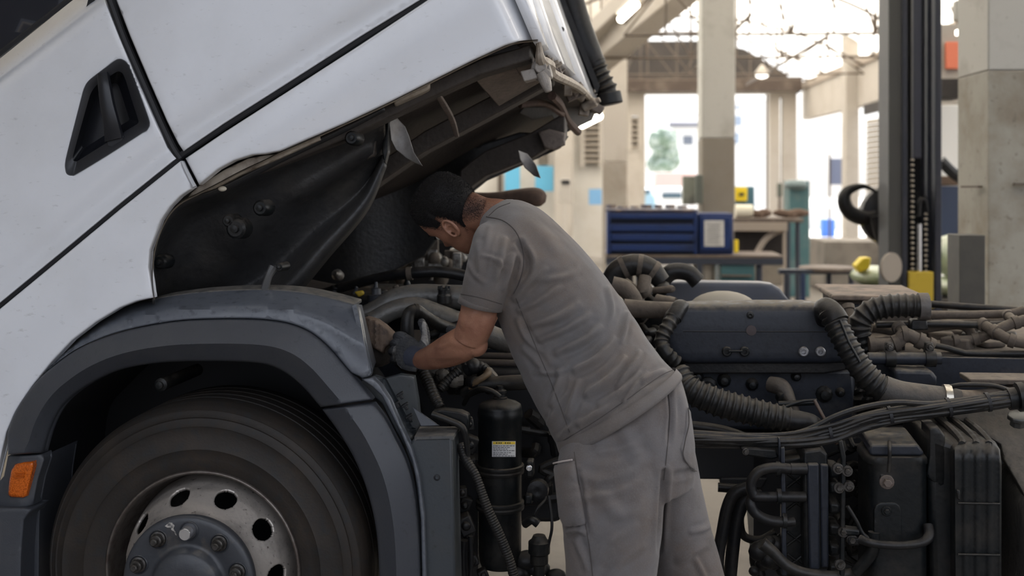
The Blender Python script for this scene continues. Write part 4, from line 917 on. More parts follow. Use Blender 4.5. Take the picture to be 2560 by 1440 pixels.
# engine side behind it all
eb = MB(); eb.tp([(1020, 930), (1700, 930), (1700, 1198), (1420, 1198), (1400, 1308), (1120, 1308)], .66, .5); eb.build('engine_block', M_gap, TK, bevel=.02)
for i in range(34):
    x, y = rng.uniform(1140, 1420), rng.uniform(985, 1290)
    if abs(x - 1250) < 62 and y > 1000: continue
    b_ = MB(); b_.tube([T(x, y, .6), T(x + rng.uniform(-40, 40), y + rng.uniform(-30, 30), .58), T(x + rng.uniform(-60, 60), y + rng.uniform(-60, 60), .62)], rng.uniform(.010, .022), 8, 4); b_.build('engine_pipe', M_black, TK)
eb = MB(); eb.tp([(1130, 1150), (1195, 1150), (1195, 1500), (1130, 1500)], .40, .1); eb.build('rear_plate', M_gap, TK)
# ---- upper engine: the charge pipe, caps, loom and boot the mechanic works at
tubeo('charge_pipe', [(880, 800, .60), (940, 775, .62), (985, 752, .64), (1040, 742, .66), (1110, 742, .66), (1180, 744, .66), (1260, 744, .66)], [.030, .036, .044, .047, .045, .045, .045], M_cast, sides=26, flat=1.0)
tubeo('charge_pipe', [(930, 805, .50), (985, 775, .52), (1040, 768, .54), (1100, 790, .56), (1180, 820, .58), (1250, 850, .6), (1350, 880, .62)], [.036, .034, .036, .040, .040, .04, .04], M_cast, sides=22)
b_ = MB(); c = T(1110, 738, .60); b_.lathe(c, UP, [(.026, -.03), (.026, .0), (.022, .004), (.022, .024), (.014, .026), (.014, .016), (0, .016)], 12)
for k in range(6):
    a = k * math.pi / 3; b_.box(c + np.array([math.cos(a) * .018, math.sin(a) * .018, .026]), (.005, .005, .008))
b_.build('filler_cap', M_dark, TK, bevel=.002)
tan = panel('heat_boot', [(902, 798), (915, 793), (940, 800), (962, 815), (990, 842), (985, 858), (965, 868), (958, 885), (946, 878), (930, 868), (920, 850), (908, 820)], lambda P: .36 - .035 * np.sin((P[:, 0] - 895) / 100 * math.pi) + .004 * np.sin(P[:, 0] * .4), mat('tan_boot', (.19, .135, .10), .7, noise=[(25, (.09, .07, .06), .5, .7)], bump=[(60, .3)]), TK, spacing=7, rim=5, rimd=.02, thick=.04)
b_ = MB(); b_.sphere(T(940, 870, .42), .075, 10, (1, .7, .9)); b_.sphere(T(1040, 880, .5), .08, 10, (1.2, .7, 1)); b_.build('boot_core', M_under, TK)
tubeo('grip_hose', [(1024, 905, .33), (1022, 862, .31), (1018, 822, .30), (1022, 786, .31), (1040, 776, .33), (1062, 790, .36), (1090, 808, .42), (1140, 828, .5)], [.020, .022, .0225, .022, .021, .021, .022, .022], M_hose, sides=18)
ringo('hose_band', (1040, 777, .33), T(1056, 780, .34) - T(1026, 779, .32), .02, .0245, .012, M_hose)
tubeo('lower_tube', [(1050, 850, .5), (1080, 838, .48), (1120, 820, .5), (1180, 800, .5)], .014, M_black)
tubeo('upper_hose', [(800, 735, .9), (880, 712, .88), (960, 692, .86), (1040, 682, .84), (1100, 680, .84), (1170, 692, .84), (1240, 720, .84)], [.018, .019, .020, .022, .022, .022, .022], M_black, sides=16)
ringo('hose_band', (1024, 684, .84), T(1040, 682, .84) - T(1010, 686, .84), .02, .026, .02, M_tan)
tubeo('cylinder_head', [(760, 740, .95), (900, 760, .95), (1260, 770, .95)], .07, M_under, sides=16)
hd = MB(); hd.tp([(760, 735), (1280, 745), (1280, 925), (900, 960), (700, 900)], .78, .5); hd.build('engine_top', M_black, TK, bevel=.02)
for i in range(46):
    x = rng.uniform(740, 1190); y = 742 + rng.uniform(-14, 12) - 22 * math.exp(-((x - 1000) / 130) ** 2) * (rng.random() < .3)
    b_ = MB(); c = T(x, y, rng.uniform(.75, 1.2)); k = i % 3; s_ = rng.uniform(.012, .03)
    if k == 0: b_.lathe(c, [rng.uniform(-.4, .4), -.2, 1], [(s_, -.04), (s_, 0), (s_ * .6, .01), (s_ * .6, .025), (0, .026)], 10)
    elif k == 1: b_.box(c, (s_ * 1.4, s_, s_ * .7), (.9, .3, 0), (-.3, .9, 0), (0, 0, 1))
    else: b_.sphere(c, s_, 6, (1.3, .9, .8))
    b_.build('engine_top_piece', (M_tan, M_black, M_dark, M_hub)[i % 4], TK, bevel=.003)
b_ = MB(); b_.lathe(T(940, 738, .72), UP, [(.03, -.04), (.032, 0), (.02, .004), (.018, .025), (.008, .03), (.006, .05), (0, .05)], 10); b_.build('injector_cap', M_hub, TK)
blk('yellow_tag', [(884, 730), (906, 726), (910, 736), (896, 744)], .7, .02, mat('tag_yellow', (.5, .34, .03), .6))
# far side clutter glimpsed below the tilted cab, beside the mechanic's face
M_farbit = mat('far_bright_bits', (.30, .29, .27), .35, metal=.4, noise=[(18, (.08, .07, .06), .45, .6)])
for i in range(30):
    x = rng.uniform(1000, 1165); y = rng.uniform(640, 690) - (x > 1060) * rng.uniform(0, 25)
    b_ = MB(); c = T(x, y, rng.uniform(1.7, 2.2)); s_ = rng.uniform(.015, .045)
    b_.sphere(c, s_, 6, (1, 1, rng.uniform(.8, 2.0))) if i % 2 else b_.box(c, (s_, s_, s_ * rng.uniform(.5, 2.2)))
    b_.build('far_engine_part', M_farbit if i % 3 else M_tan, TK, bevel=.003)
tubeo('far_pipe', [(1035, 690, 1.8), (1030, 640, 1.8), (1045, 615, 1.8), (1050, 600, 1.8)], .014, M_farbit); tubeo('far_pipe', [(1078, 700, 1.8), (1082, 650, 1.8), (1084, 590, 1.8)], .008, M_farbit)
b_ = MB(); b_.lathe(T(850, 690, 1.3), [-.3, -1, .3], [(.02, 0), (.025, .03), (.012, .06)], 12); b_.build('far_fitting', M_farbit, TK)
# far inner panel closing the space below the cab
panel('far_cab_panel', [(700, 700), (760, 660), (900, 560), (1010, 500), (1060, 470), (1250, 430), (1220, 445), (1170, 470), (1150, 560), (1120, 600), (1000, 650), (960, 720), (700, 740)], lambda P: 2.0 - .0010 * (P[:, 0] - 700) * 0, M_under, TK, spacing=30, rim=5, thick=.04)
panel('far_cab_panel', [(690, 600), (900, 500), (960, 440), (1080, 400), (1300, 330), (1420, 340), (1400, 370), (1330, 402), (1215, 452), (1180, 480), (1120, 560), (1090, 600), (1060, 640), (940, 700), (800, 740), (690, 745)], lambda P: 1.6 + .10 * np.sin(P[:, 0] * .02) * .3 + .0 * P[:, 0], M_liner, TK, spacing=22, rim=5, thick=.04)
blk('far_dark_backing', [(860, 620), (1010, 630), (1110, 560), (1230, 530), (1300, 640), (1300, 770), (860, 770)], 2.3, .1, M_gap)  # dark block added to close the bright gap below the cab
# rocker lumps just under the forearm
M_casting = dirty('grubby_casting', (.11, .10, .085), dust=(.24, .20, .16), rough=.5, sc=20)
for i in range(26):
    x = rng.uniform(1070, 1225); y = 935 + rng.uniform(-22, 32) + (x - 1070) * .02
    b_ = MB(); c = T(x, y, rng.uniform(.36, .5)); s_ = rng.uniform(.012, .026)
    d = np.array([rng.uniform(-1, 1), rng.uniform(-1, .2), rng.uniform(-.2, 1)])
    b_.lathe(c, d, [(s_, -.03), (s_ * 1.1, -.02), (s_ * 1.1, 0), (s_ * .7, .004), (s_ * .7, .022), (s_ * .4, .026), (0, .026)], 8 if i % 2 else 12); b_.sphere(c, s_ * 1.2, 6)
    b_.build('fuel_line_fitting', M_casting if i % 2 else M_black, TK)
tubeo('fuel_pipe', [(1175, 975, .38), (1190, 955, .36), (1210, 942, .36), (1222, 930, .38), (1205, 922, .42)], .011, dirty('ochre_pipe', (.15, .10, .055), rough=.5))
tubeo('oil_pipe', [(1160, 985, .40), (1200, 965, .38), (1260, 958, .38), (1330, 955, .4)], [.02, .024, .026, .026], M_hose, sides=18)
for y, v in ((888, .55), (905, .5)): tubeo('lower_rail', [(1170, y, v), (1330, y + 4, v)], .012, M_under)
# turbo pipe showing past the cab, behind his neck
tubeo('exhaust_pipe', [(1150, 492, 2.0), (1230, 494, 2.0), (1290, 490, 2.0), (1332, 492, 2.0), (1354, 495, 2.0), (1365, 497, 2.0)], [.024, .026, .034, .046, .040, .018], mat('rusty_pipe', (.10, .065, .048), .8, noise=[(20, (.16, .10, .07), .45, .7)]), sides=20)
# rear and far wheels
for px_, v in ((508, 1.9),):
    b_ = MB(); c = T(px_, 1425, .02) + TL * 1.95; b_.lathe(c, TL, [(.3, -.15), (.5, -.15), (.52, -.1), (.52, .12), (.5, .15), (.3, .15)], 48); b_.build('far_tyre', M_tyre, TK)
# ================================================================== THE MECHANIC
from mathutils.bvhtree import BVHTree
def sect(L_, R_, v, hd, e=1.0, n=28, vl=0.0, vr=0.0):
    a, b = T(*L_, v + vl), T(*R_, v + vr); c = (a + b) / 2; A = (b - a) / 2; B = np.cross(A, UP * 0 + np.array([0, 0, 0])) if 0 else TL * hd; r = []
    for k in range(n):
        t = 2 * math.pi * k / n; ct, st = math.cos(t), math.sin(t)
        r.append(c + A * np.sign(ct) * abs(ct) ** e + B * np.sign(st) * abs(st) ** e)
    return np.array(r)
def loft(mb, secs, n=5):
    S = np.array(secs); sh = S.shape; Q = crom(S.reshape(sh[0], -1), n).reshape(-1, sh[1], 3); mb.rings(list(Q)); return mb
def remesh(mb, vox, smooth=6, fac=.5):
    me = bpy.data.meshes.new('tmp'); me.from_pydata(mb.v, [], mb.f); bm = bmesh.new(); bm.from_mesh(me); bmesh.ops.recalc_face_normals(bm, faces=bm.faces); bm.to_mesh(me); bm.free()
    o = bpy.data.objects.new('tmp', me); COL.objects.link(o)
    r = o.modifiers.new('r', 'REMESH'); r.mode = 'VOXEL'; r.voxel_size = vox; r.adaptivity = 0
    s = o.modifiers.new('s', 'SMOOTH'); s.factor = fac; s.iterations = smooth
    dg = bpy.context.evaluated_depsgraph_get(); m2 = bpy.data.meshes.new_from_object(o.evaluated_get(dg))
    V = np.zeros(len(m2.vertices) * 3); m2.vertices.foreach_get('co', V); N = np.zeros(len(m2.vertices) * 3); m2.vertices.foreach_get('normal', N)
    Fc = [tuple(p.vertices) for p in m2.polygons]
    bpy.data.objects.remove(o); bpy.data.meshes.remove(me); bpy.data.meshes.remove(m2)
    return V.reshape(-1, 3), N.reshape(-1, 3), Fc
def folds(V, N, lst):
    P = proj(V); vd = V - CAMP; facing = -(N * vd).sum(1) / np.linalg.norm(vd, axis=1)
    wgt = np.clip((facing + .15) / .45, 0, 1); h = np.zeros(len(V))
    for line, amp, wd in lst:
        ln = crom(line, 5) if len(line) > 2 else npf(line); d = pdist(ln, P)
        # taper towards the ends
        a, b = npf(line[0]), npf(line[-1]); L = np.linalg.norm(b - a); t = np.clip(((P - a) @ (b - a)) / L ** 2, 0, 1)
        h += amp * np.exp(-(d / wd) ** 2) * np.sin(np.clip(t * 1.1 + .12, 0, 1) * math.pi) ** .6 - amp * .45 * np.exp(-((d - wd * 1.9) / (wd * .9)) ** 2) * np.sin(np.clip(t * 1.1 + .12, 0, 1) * math.pi) ** .6
    return V + N * (h * wgt)[:, None]
def bvh(V, Fc): return BVHTree.FromPolygons([tuple(p) for p in V], Fc)
def cast(bv, px, py):
    d = ray(px, py); h = bv.ray_cast(Vector(CAMP), Vector(d).normalized())
    return (npf(h[0]), npf(h[1])) if h[0] is not None else None
def seamline(name, bv, pts, m, parent, r=.0016, off=.0006, n=8):
    Q = crom(pts, n) if len(pts) > 2 else resample(npf(pts), 8)[0]; P = []
    for x, y in Q:
        h = cast(bv, x, y)
        if h: P.append(h[0] + h[1] * off)
    if len(P) > 3: b = MB(); b.tube(P, r, 6, 1); return b.build(name, m, parent)
def patch(name, bv, poly, m, parent, off=.004, spacing=7, rim=4, bulge=0, uvf=None):
    """cloth piece lying on a surface already built"""
    last = [None]
    def tf(x, y, v):
        h = cast(bv, x, y)
        if h is None: h = last[0] or (T(x, y, -.3), -TL)
        last[0] = h; return h[0] + h[1] * (off - v)
    return panel(name, poly, lambda P: -bulge * np.clip(pdist(poly, P, True) / 30, 0, 1) ** .7, m, parent, spacing=spacing, rim=rim, rimd=off * .9, thick=.004, tf=tf)

def weave(base, dark, dirtc, sc=1.0):
    def ex(m, nt, b):
        L = nt.links.new; tc = nt.nodes.new('ShaderNodeTexCoord')
        prev = b.inputs['Normal'].links[0].from_socket if b.inputs['Normal'].links else None
        w1 = nt.nodes.new('ShaderNodeTexWave'); w1.inputs['Scale'].default_value = 330 * sc; w1.inputs['Distortion'].default_value = 2; w1.bands_direction = 'DIAGONAL'
        L(tc.outputs['Object'], w1.inputs['Vector'])
        bn = nt.nodes.new('ShaderNodeBump'); bn.inputs['Strength'].default_value = .16; bn.inputs['Distance'].default_value = .002
        L(w1.outputs['Fac'], bn.inputs['Height'])
        if prev: L(prev, bn.inputs['Normal'])
        L(bn.outputs[0], b.inputs['Normal']); b.inputs['Sheen Weight'].default_value = .12; b.inputs['Sheen Roughness'].default_value = .5
    return ex
M_shirt = mat('grey_cotton', (.118, .111, .112), .92, noise=[(3.2, (.118, .092, .075), .44, .66), (9, (.088, .076, .069), .52, .8), (300, (.140, .132, .132), .5, .9)], bump=[(24, .06), (260, .08)], extra=weave(0, 0, 0))
M_trous = mat('work_trouser_cloth', (.125, .116, .117), .93, noise=[(4, (.11, .084, .068), .44, .68), (12, (.08, .07, .066), .52, .8), (220, (.148, .138, .138), .5, .9)], bump=[(18, .10), (220, .12)], extra=weave(0, 0, 0, .8))
M_seam = mat('seam_thread', (.060, .052, .048), .9)
M_skin = mat('skin', (.28, .135, .085), .45, noise=[(14, (.20, .085, .055), .45, .75), (90, (.33, .17, .11), .55, .85)], bump=[(60, .08), (240, .12)], extra=lambda m, nt, b: (b.inputs['Subsurface Weight'].__setattr__('default_value', .06), b.inputs['Subsurface Radius'].__setattr__('default_value', (.012, .005, .003)), b.inputs['Subsurface Scale'].__setattr__('default_value', .5)))
M_hair = mat('black_grey_hair', (.008, .007, .007), .6, spec=.2, noise=[(130, (.06, .055, .05), .62, .85)])
M_glove = mat('glove_knit', (.060, .061, .066), .8, noise=[(16, (.11, .108, .105), .5, .7), (60, (.035, .035, .038), .55, .8)], bump=[(160, .5)])
M_cuff = mat('glove_cuff', (.055, .062, .090), .85, bump=[(90, .3)])
M_palm = mat('glove_palm', (.30, .29, .28), .75, noise=[(22, (.09, .085, .08), .45, .6)], bump=[(60, .4)])
man = thing('person', 'man in grey t-shirt and work trousers leaning into the engine bay, gloved hand on hose', 'person', tuple(Z0(1600, 1990) * [1, 1, 0]))

# ---- shirt
torso = [sect((1225, 522), (1262, 500), .02, .062), sect((1205, 545), (1302, 501), .0, .10), sect((1198, 585), (1352, 524), -.02, .150), sect((1196, 630), (1402, 568), -.035, .178), sect((1208, 690), (1456, 622), -.05, .182),
         sect((1232, 760), (1508, 684), -.07, .172), sect((1258, 830), (1553, 745), -.10, .160), sect((1288, 905), (1597, 812), -.13, .152), sect((1328, 990), (1640, 878), -.17, .156), sect((1366, 1060), (1676, 918), -.20, .165), sect((1402, 1128), (1702, 941), -.22, .175)]
sleeve = [sect((1238, 545), (1340, 600), -.10, .08), sect((1196, 566), (1322, 640), -.155, .088), sect((1178, 612), (1304, 670), -.19, .084), sect((1168, 655), (1288, 702), -.20, .080), sect((1158, 703), (1270, 740), -.20, .077), sect((1147, 752), (1254, 779), -.19, .075)]
rsl = [sect((1238, 545), (1300, 580), .08, .07), sect((1215, 600), (1290, 640), .17, .07), sect((1200, 660), (1280, 690), .22, .066), sect((1195, 715), (1270, 735), .25, .064)]
mb = MB(); loft(mb, torso); loft(mb, sleeve); loft(mb, rsl)
V, N, Fc = remesh(mb, .0055, 10, .6)
shirt_folds = [
    ([(1350, 700), (1420, 690), (1470, 650)], .003, 12), ([(1340, 930), (1400, 930), (1440, 900)], .004, 9), ([(1370, 1060), (1400, 1000), (1430, 960)], .004, 9), ([(1560, 1000), (1600, 950), (1640, 910)], .005, 8), ([(1520, 720), (1530, 780), (1510, 840)], .004, 9), ([(1210, 640), (1240, 650), (1280, 690)], .003, 8), ([(1172, 660), (1190, 690), (1230, 720)], .003, 8),
    ([(1290, 745), (1330, 700), (1390, 650)], .006, 13), ([(1300, 775), (1360, 745), (1430, 690)], .0055, 12), ([(1330, 812), (1400, 790), (1480, 735)], .007, 13),
    ([(1350, 850), (1420, 820), (1510, 762)], .006, 11), ([(1395, 880), (1460, 850), (1530, 790)], .008, 13), ([(1440, 925), (1500, 890), (1562, 815)], .008, 12),
    ([(1568, 785), (1560, 830), (1545, 880)], .006, 9), ([(1470, 985), (1530, 940), (1585, 860)], .009, 14), ([(1500, 1010), (1560, 970), (1625, 900)], .006, 11),
    ([(1420, 1040), (1440, 980), (1455, 920)], .006, 12), ([(1380, 1010), (1400, 950), (1400, 890)], .006, 12), ([(1450, 1060), (1520, 1015), (1590, 940)], .006, 12),
    ([(1310, 870), (1340, 900), (1380, 960)], .005, 12), ([(1295, 800), (1320, 850), (1370, 900)], .005, 10), ([(1545, 960), (1590, 900), (1610, 850)], .007, 10), 
    ([(1283, 640), (1268, 690), (1248, 750)], .006, 10), ([(1262, 600), (1248, 660), (1228, 730)], .005, 12), ([(1196, 610), (1200, 660), (1190, 720)], .004, 12), ([(1225, 570), (1212, 620), (1210, 670)], .003, 10), ([(1300, 612), (1320, 660), (1300, 720)], -.010, 12),
    ([(1330, 560), (1380, 610), (1420, 660)], .003, 22), ([(1610, 950), (1650, 930), (1685, 925)], .005, 10), ([(1400, 1095), (1430, 1060), (1470, 1040)], .004, 10)]
V = folds(V, N, [(l, a * 2.0, w * .66) for l, a, w in shirt_folds])
rnd = np.sin(V @ [23, 31, 17]) * np.sin(V @ [41, -13, 29]) * np.sin(V @ [-19, 37, 43]); V = V + N * (rnd * .0012)[:, None]
mb = MB(); mb.add(V, Fc); shirt = mb.build('t_shirt', M_shirt, man, sharp=0, fix=False); bvS = bvh(V, Fc)
def hemband(name, bv, a, b, wd, m, parent, off=.003):
    """turned-up band along an edge given by two pixel polylines"""
    A = resample(crom(a, 8), 7)[0] if len(a) > 2 else resample(npf(a), 7)[0]; n = len(A); Bq = resample(crom(b, 8) if len(b) > 2 else npf(b), 1)[0]; Bq = Bq[np.linspace(0, len(Bq) - 1, n).astype(int)]
    Vv = []; Fq = []; k = 5; ok = True
    for p, q in zip(A, Bq):
        for j in range(k + 1):
            x, y = p + (q - p) * j / k; h = cast(bv, x, y)
            if h is None: h = (Vv[-1], np.zeros(3)) if Vv else None
            if h is None: h = (T(x, y, -.3), -TL)
            Vv.append(h[0] + h[1] * off * (1 if 0 < j < k else .35))
    for i in range(n - 1):
        for j in range(k): s = i * (k + 1) + j; Fq.append((s, s + 1, s + k + 2, s + k + 1))
    mb_ = MB(); mb_.add(Vv, Fq); return mb_.build(name, m, parent, sharp=0, fix=False)
seamline('shoulder_seam', bvS, [(1216, 542), (1258, 552), (1290, 580), (1306, 622), (1308, 665), (1298, 705), (1284, 735)], M_seam, shirt)
seamline('side_seam', bvS, [(1290, 745), (1312, 800), (1345, 880), (1375, 950), (1402, 1020), (1424, 1080)], M_seam, shirt, .0011)
seamline('hem_stitch', bvS, [(1404, 1104), (1480, 1058), (1580, 990), (1650, 940), (1690, 922)], M_seam, shirt, .0009)
seamline('cuff_stitch', bvS, [(1152, 735), (1200, 744), (1254, 760)], M_seam, shirt, .0010)
seamline('collar_seam', bvS, [(1222, 540), (1245, 520), (1275, 508)], M_seam, shirt, .0012)
# ---- trousers
pel = [sect((1398, 1050), (1690, 925), -.21, .135), sect((1400, 1110), (1708, 960), -.225, .155), sect((1396, 1160), (1726, 1040), -.24, .165), sect((1400, 1215), (1738, 1130), -.25, .160), sect((1420, 1270), (1735, 1220), -.25, .12)]
nl = [sect((1405, 1100), (1660, 1010), -.27, .12), sect((1392, 1165), (1668, 1110), -.30, .125), sect((1394, 1230), (1664, 1200), -.33, .122), sect((1404, 1300), (1660, 1300), -.345, .118), sect((1411, 1380), (1650, 1385), -.35, .115), sect((1416, 1460), (1640, 1460), -.35, .112), sect((1425, 1640), (1625, 1640), -.35, .10), sect((1440, 1960), (1600, 1960), -.36, .085)]
fl_ = [sect((1560, 1080), (1728, 1040), -.14, .12), sect((1590, 1180), (1742, 1150), -.15, .115), sect((1610, 1270), (1762, 1250), -.15, .11), sect((1622, 1350), (1784, 1340), -.14, .105), sect((1640, 1450), (1812, 1440), -.13, .10), sect((1670, 1600), (1842, 1600), -.11, .10), sect((1700, 1860), (1860, 1860), -.10, .085)]
mb = MB(); loft(mb, pel); loft(mb, nl); loft(mb, fl_)
V, N, Fc = remesh(mb, .006, 10, .6)
V = folds(V, N, [(l, a * 1.6, w * .8) for l, a, w in [([(1672, 965), (1678, 1040), (1668, 1150)], -.008, 7), ([(1660, 1180), (1652, 1300), (1645, 1440)], -.010, 9), ([(1500, 1240), (1560, 1290), (1640, 1240)], .004, 20), ([(1480, 1400), (1540, 1340), (1630, 1290)], .005, 16), ([(1520, 1440), (1570, 1390), (1640, 1340)], .004, 12),
    ([(1445, 1180), (1460, 1280), (1478, 1380)], -.006, 8), ([(1730, 1330), (1765, 1320), (1785, 1300)], .006, 8), ([(1690, 1190), (1720, 1180), (1742, 1170)], -.005, 10), ([(1700, 1400), (1750, 1370), (1790, 1350)], .005, 12), ([(1560, 1080), (1600, 1150), (1640, 1180)], .004, 20), ([(1420, 1330), (1450, 1325), (1480, 1340)], .007, 8), ([(1440, 1350), (1460, 1400), (1470, 1450)], .006, 9),
    ([(1700, 980), (1712, 1040), (1700, 1110)], .005, 12), ([(1740, 1400), (1755, 1430), (1770, 1460)], .006, 8), ([(1420, 1180), (1520, 1200), (1640, 1140)], .003, 14), ([(1500, 1130), (1580, 1110), (1650, 1050)], .003, 12), ([(1430, 1250), (1540, 1230), (1650, 1180)], .003, 12)]])
rnd = np.sin(V @ [19, 27, 13]) * np.sin(V @ [31, -17, 23]) * np.sin(V @ [-29, 33, 21]); V = V + N * (rnd * .002)[:, None]
mb = MB(); mb.add(V, Fc); tro = mb.build('trousers', M_trous, man, sharp=0, fix=False); bvT = bvh(V, Fc)
seamline('side_seam', bvT, [(1436, 1130), (1445, 1190), (1460, 1290), (1474, 1370), (1484, 1460)], M_seam, tro, .0013)
seamline('seat_seam', bvT, [(1668, 962), (1675, 1030), (1668, 1120), (1660, 1200)], M_seam, tro, .0014)
patch('cargo_pocket', bvT, [(1388, 1164), (1438, 1152), (1444, 1200), (1458, 1270), (1466, 1308), (1440, 1318), (1412, 1314), (1402, 1290), (1394, 1220)], M_trous, tro, .010, 8, 6, .004)
seamline('pocket_edge', bvT, [(1388, 1162), (1412, 1156), (1438, 1151)], mat('pocket_lining', (.45, .40, .38), .9), tro, .0025, .012)
patch('back_pocket', bvT, [(1716, 1016), (1726, 1030), (1736, 1110), (1738, 1178), (1726, 1170), (1708, 1150), (1700, 1120), (1712, 1080)], M_trous, tro, .004, 6, 4)
seamline('pocket_stitch', bvT, [(1717, 1020), (1718, 1060), (1708, 1110), (1705, 1140), (1722, 1168), (1738, 1178)], M_seam, tro, .0012, .005)
# shirt hem: an overlapping skirt of cloth over the trousers
mb = MB(); S0 = sect((1388, 1098), (1690, 922), -.215, .172, n=64); S1 = sect((1396, 1124), (1704, 937), -.22, .186, n=64); S2 = sect((1399, 1132), (1706, 944), -.22, .187, n=64); S3 = sect((1402, 1130), (1700, 941), -.22, .178, n=64)
def wob(S, a):
    return [p + UP * a * math.sin(k * .6) for k, p in enumerate(S)]
mb.rings([S0, (S0 * .5 + S1 * .5), S1, S2, S3], caps=False); mb.build('hem_band', M_shirt, shirt, sharp=0, fix=False)
mb = MB(); mb.rings([sect((1222, 527), (1263, 499), .02, .060, n=40), sect((1219, 529), (1267, 498), .02, .066, n=40), sect((1213, 538), (1280, 498), .015, .078, n=40), sect((1209, 544), (1288, 500), .01, .082, n=40)], caps=False); mb.build('collar', M_shirt, shirt, sharp=0, fix=False)
mb = MB(); c0_, c1_, c2_ = sect((1150, 736), (1258, 762), -.19, .076, n=40), sect((1145, 753), (1255, 780), -.19, .079, n=40), sect((1148, 754), (1251, 779), -.19, .072, n=40)
mb.rings([sect((1153, 736), (1256, 761), -.19, .073, n=40), c0_, c1_, c2_, sect((1155, 748), (1246, 770), -.19, .062, n=40)], caps=False); mb.build('sleeve_cuff', M_shirt, shirt, sharp=0, fix=False)

# ---- head in its own frame, then set on the neck
HC = T(1131, 537, .03)            # ear-level centre of the head
Dn = np.array([.82, 0, -.57]); Dn /= np.linalg.norm(Dn)      # towards the chin
yaw = math.radians(30); fw0 = np.array([-.57, 0, -.82]); lat0 = np.cross(Dn, fw0)   # fw0: where he looks, lat0: ear axis
lat0 = lat0 if lat0[1] < 0 else -lat0
FW = fw0 * math.cos(yaw) - lat0 * math.sin(yaw); LA = np.cross(FW, Dn); LA = LA if LA[1] < 0 else -LA
FW /= np.linalg.norm(FW); LA /= np.linalg.norm(LA)
HS_ = 1.0
def H(x, y, z): return HC + (LA * x + FW * y - Dn * z) * HS_
zs_h = [.124, .119, .105, .080, .045, .010, -.022, -.050, -.078, -.100, -.114, -.120]
hw_ = [.010, .034, .056, .071, .0775, .0775, .073, .066, .057, .043, .028, .010]
fr_ = [.012, .045, .070, .088, .096, .094, .088, .086, .086, .084, .078, .066]
bk_ = [-.012, -.048, -.080, -.098, -.105, -.102, -.086, -.062, -.035, -.010, .020, .044]
def gz_(x, s): return math.exp(-(x / s) ** 2)
def head_ring(z, n=56, grow=0.0):
    zz = zs_h[::-1]; w_ = np.interp(z, zz, hw_[::-1]) + grow; f_ = np.interp(z, zz, fr_[::-1]) + grow; b_ = np.interp(z, zz, bk_[::-1]) - grow
    cy = (f_ + b_) / 2; L_ = (f_ - b_) / 2; R = []
    for k in range(n):
        t = 2 * math.pi * k / n; x = w_ * math.cos(t); y = cy + L_ * math.sin(t)
        e = .92 if math.sin(t) > 0 else 1.0
        x = w_ * np.sign(math.cos(t)) * abs(math.cos(t)) ** e
        if math.sin(t) > 0 and not grow:
            ax = abs(x); fwd = math.sin(t)
            y += .026 * gz_(ax, .010) * gz_(z + .040, .014) + .014 * gz_(ax, .008) * gz_(z + .018, .02)        # nose
            y += .006 * gz_(ax - .03, .025) * gz_(z - .020, .010)                                          # brow
            y -= .012 * gz_(ax - .032, .013) * gz_(z + .002, .011)                                         # sockets
            y += .007 * gz_(ax, .022) * gz_(z + .072, .006) + .006 * gz_(ax, .020) * gz_(z + .082, .005) - .005 * gz_(ax, .022) * gz_(z + .077, .0025)
            x += np.sign(x) * .006 * gz_(ax - .058, .02) * gz_(z + .028, .018)                             # cheekbone
            y += .006 * gz_(ax, .016) * gz_(z + .104, .012)
        R.append(H(x, y, z))
    return np.array(R)
hz_ = np.concatenate([np.linspace(.124, .10, 6), np.linspace(.09, -.10, 42), np.linspace(-.105, -.120, 5)])
body = MB(); body.rings([head_ring(z) for z in hz_])
# ear: helix, lobe, bowl
def ear(mb_, s):
    ec = (s * .0765, -.014, -.022)
    out = []
    for k in range(15):
        t = math.radians(-70 + k * 19); out.append(H(ec[0] + s * (.006 + .010 * (math.sin(t / 1.3) ** 2)), ec[1] - .017 * math.sin(t * .86 + .4) * 1.0, ec[2] + .030 * -math.cos(t) ))
    P = []
    for a, rx in zip(np.linspace(-.35, 1.55, 14) * math.pi, [.004] * 14):
        x = ec[0] + s * (.010 + .006 * max(0, -math.cos(a) * 0 + .5)); P.append(H(x, ec[1] + .018 * math.cos(a) - .004 * math.sin(a), ec[2] + .031 * math.sin(a)))
    mb_.tube(P, [.0035, .004, .0042, .0042, .0042, .0045, .0045, .0045, .0048, .005, .0055, .006, .0055, .004], 8, 3)
    b = MB(); 
    c = H(ec[0] + s * .002, ec[1] - .003, ec[2]); R = []
    for i in range(9):
        ph = math.pi * i / 8; rr = math.sin(ph); R.append([H(ec[0] + s * (.003 - .006 * math.cos(ph)) , ec[1] + .017 * max(rr, .05) * math.cos(a), ec[2] + .030 * max(rr, .05) * math.sin(a)) for a in np.arange(14) * math.pi / 7])
    mb_.rings(R)
    mb_.tube([H(ec[0] + s * .009, ec[1] + .012, ec[2] + .004), H(ec[0] + s * .011, ec[1] + .004, ec[2] + .012), H(ec[0] + s * .011, ec[1] - .007, ec[2] + .008), H(ec[0] + s * .010, ec[1] - .008, ec[2] - .012)], .0028, 8, 4)
    mb_.sphere(H(ec[0] + s * .007, ec[1] + .014, ec[2] - .004), .0045, 6); mb_.sphere(H(ec[0] + s * .006, ec[1] + .006, ec[2] - .030), .007, 8)
ear(body, 1); ear(body, -1)
# neck, from the skull base into the collar
nk = MB(); nC = [H(0, -.035, .0), H(0, -.045, -.035), T(1210, 540, .03), T(1262, 552, .01), T(1300, 600, -.01)]
body.tube(nC, [.062, .061, .058, .064, .085], 28, 6)
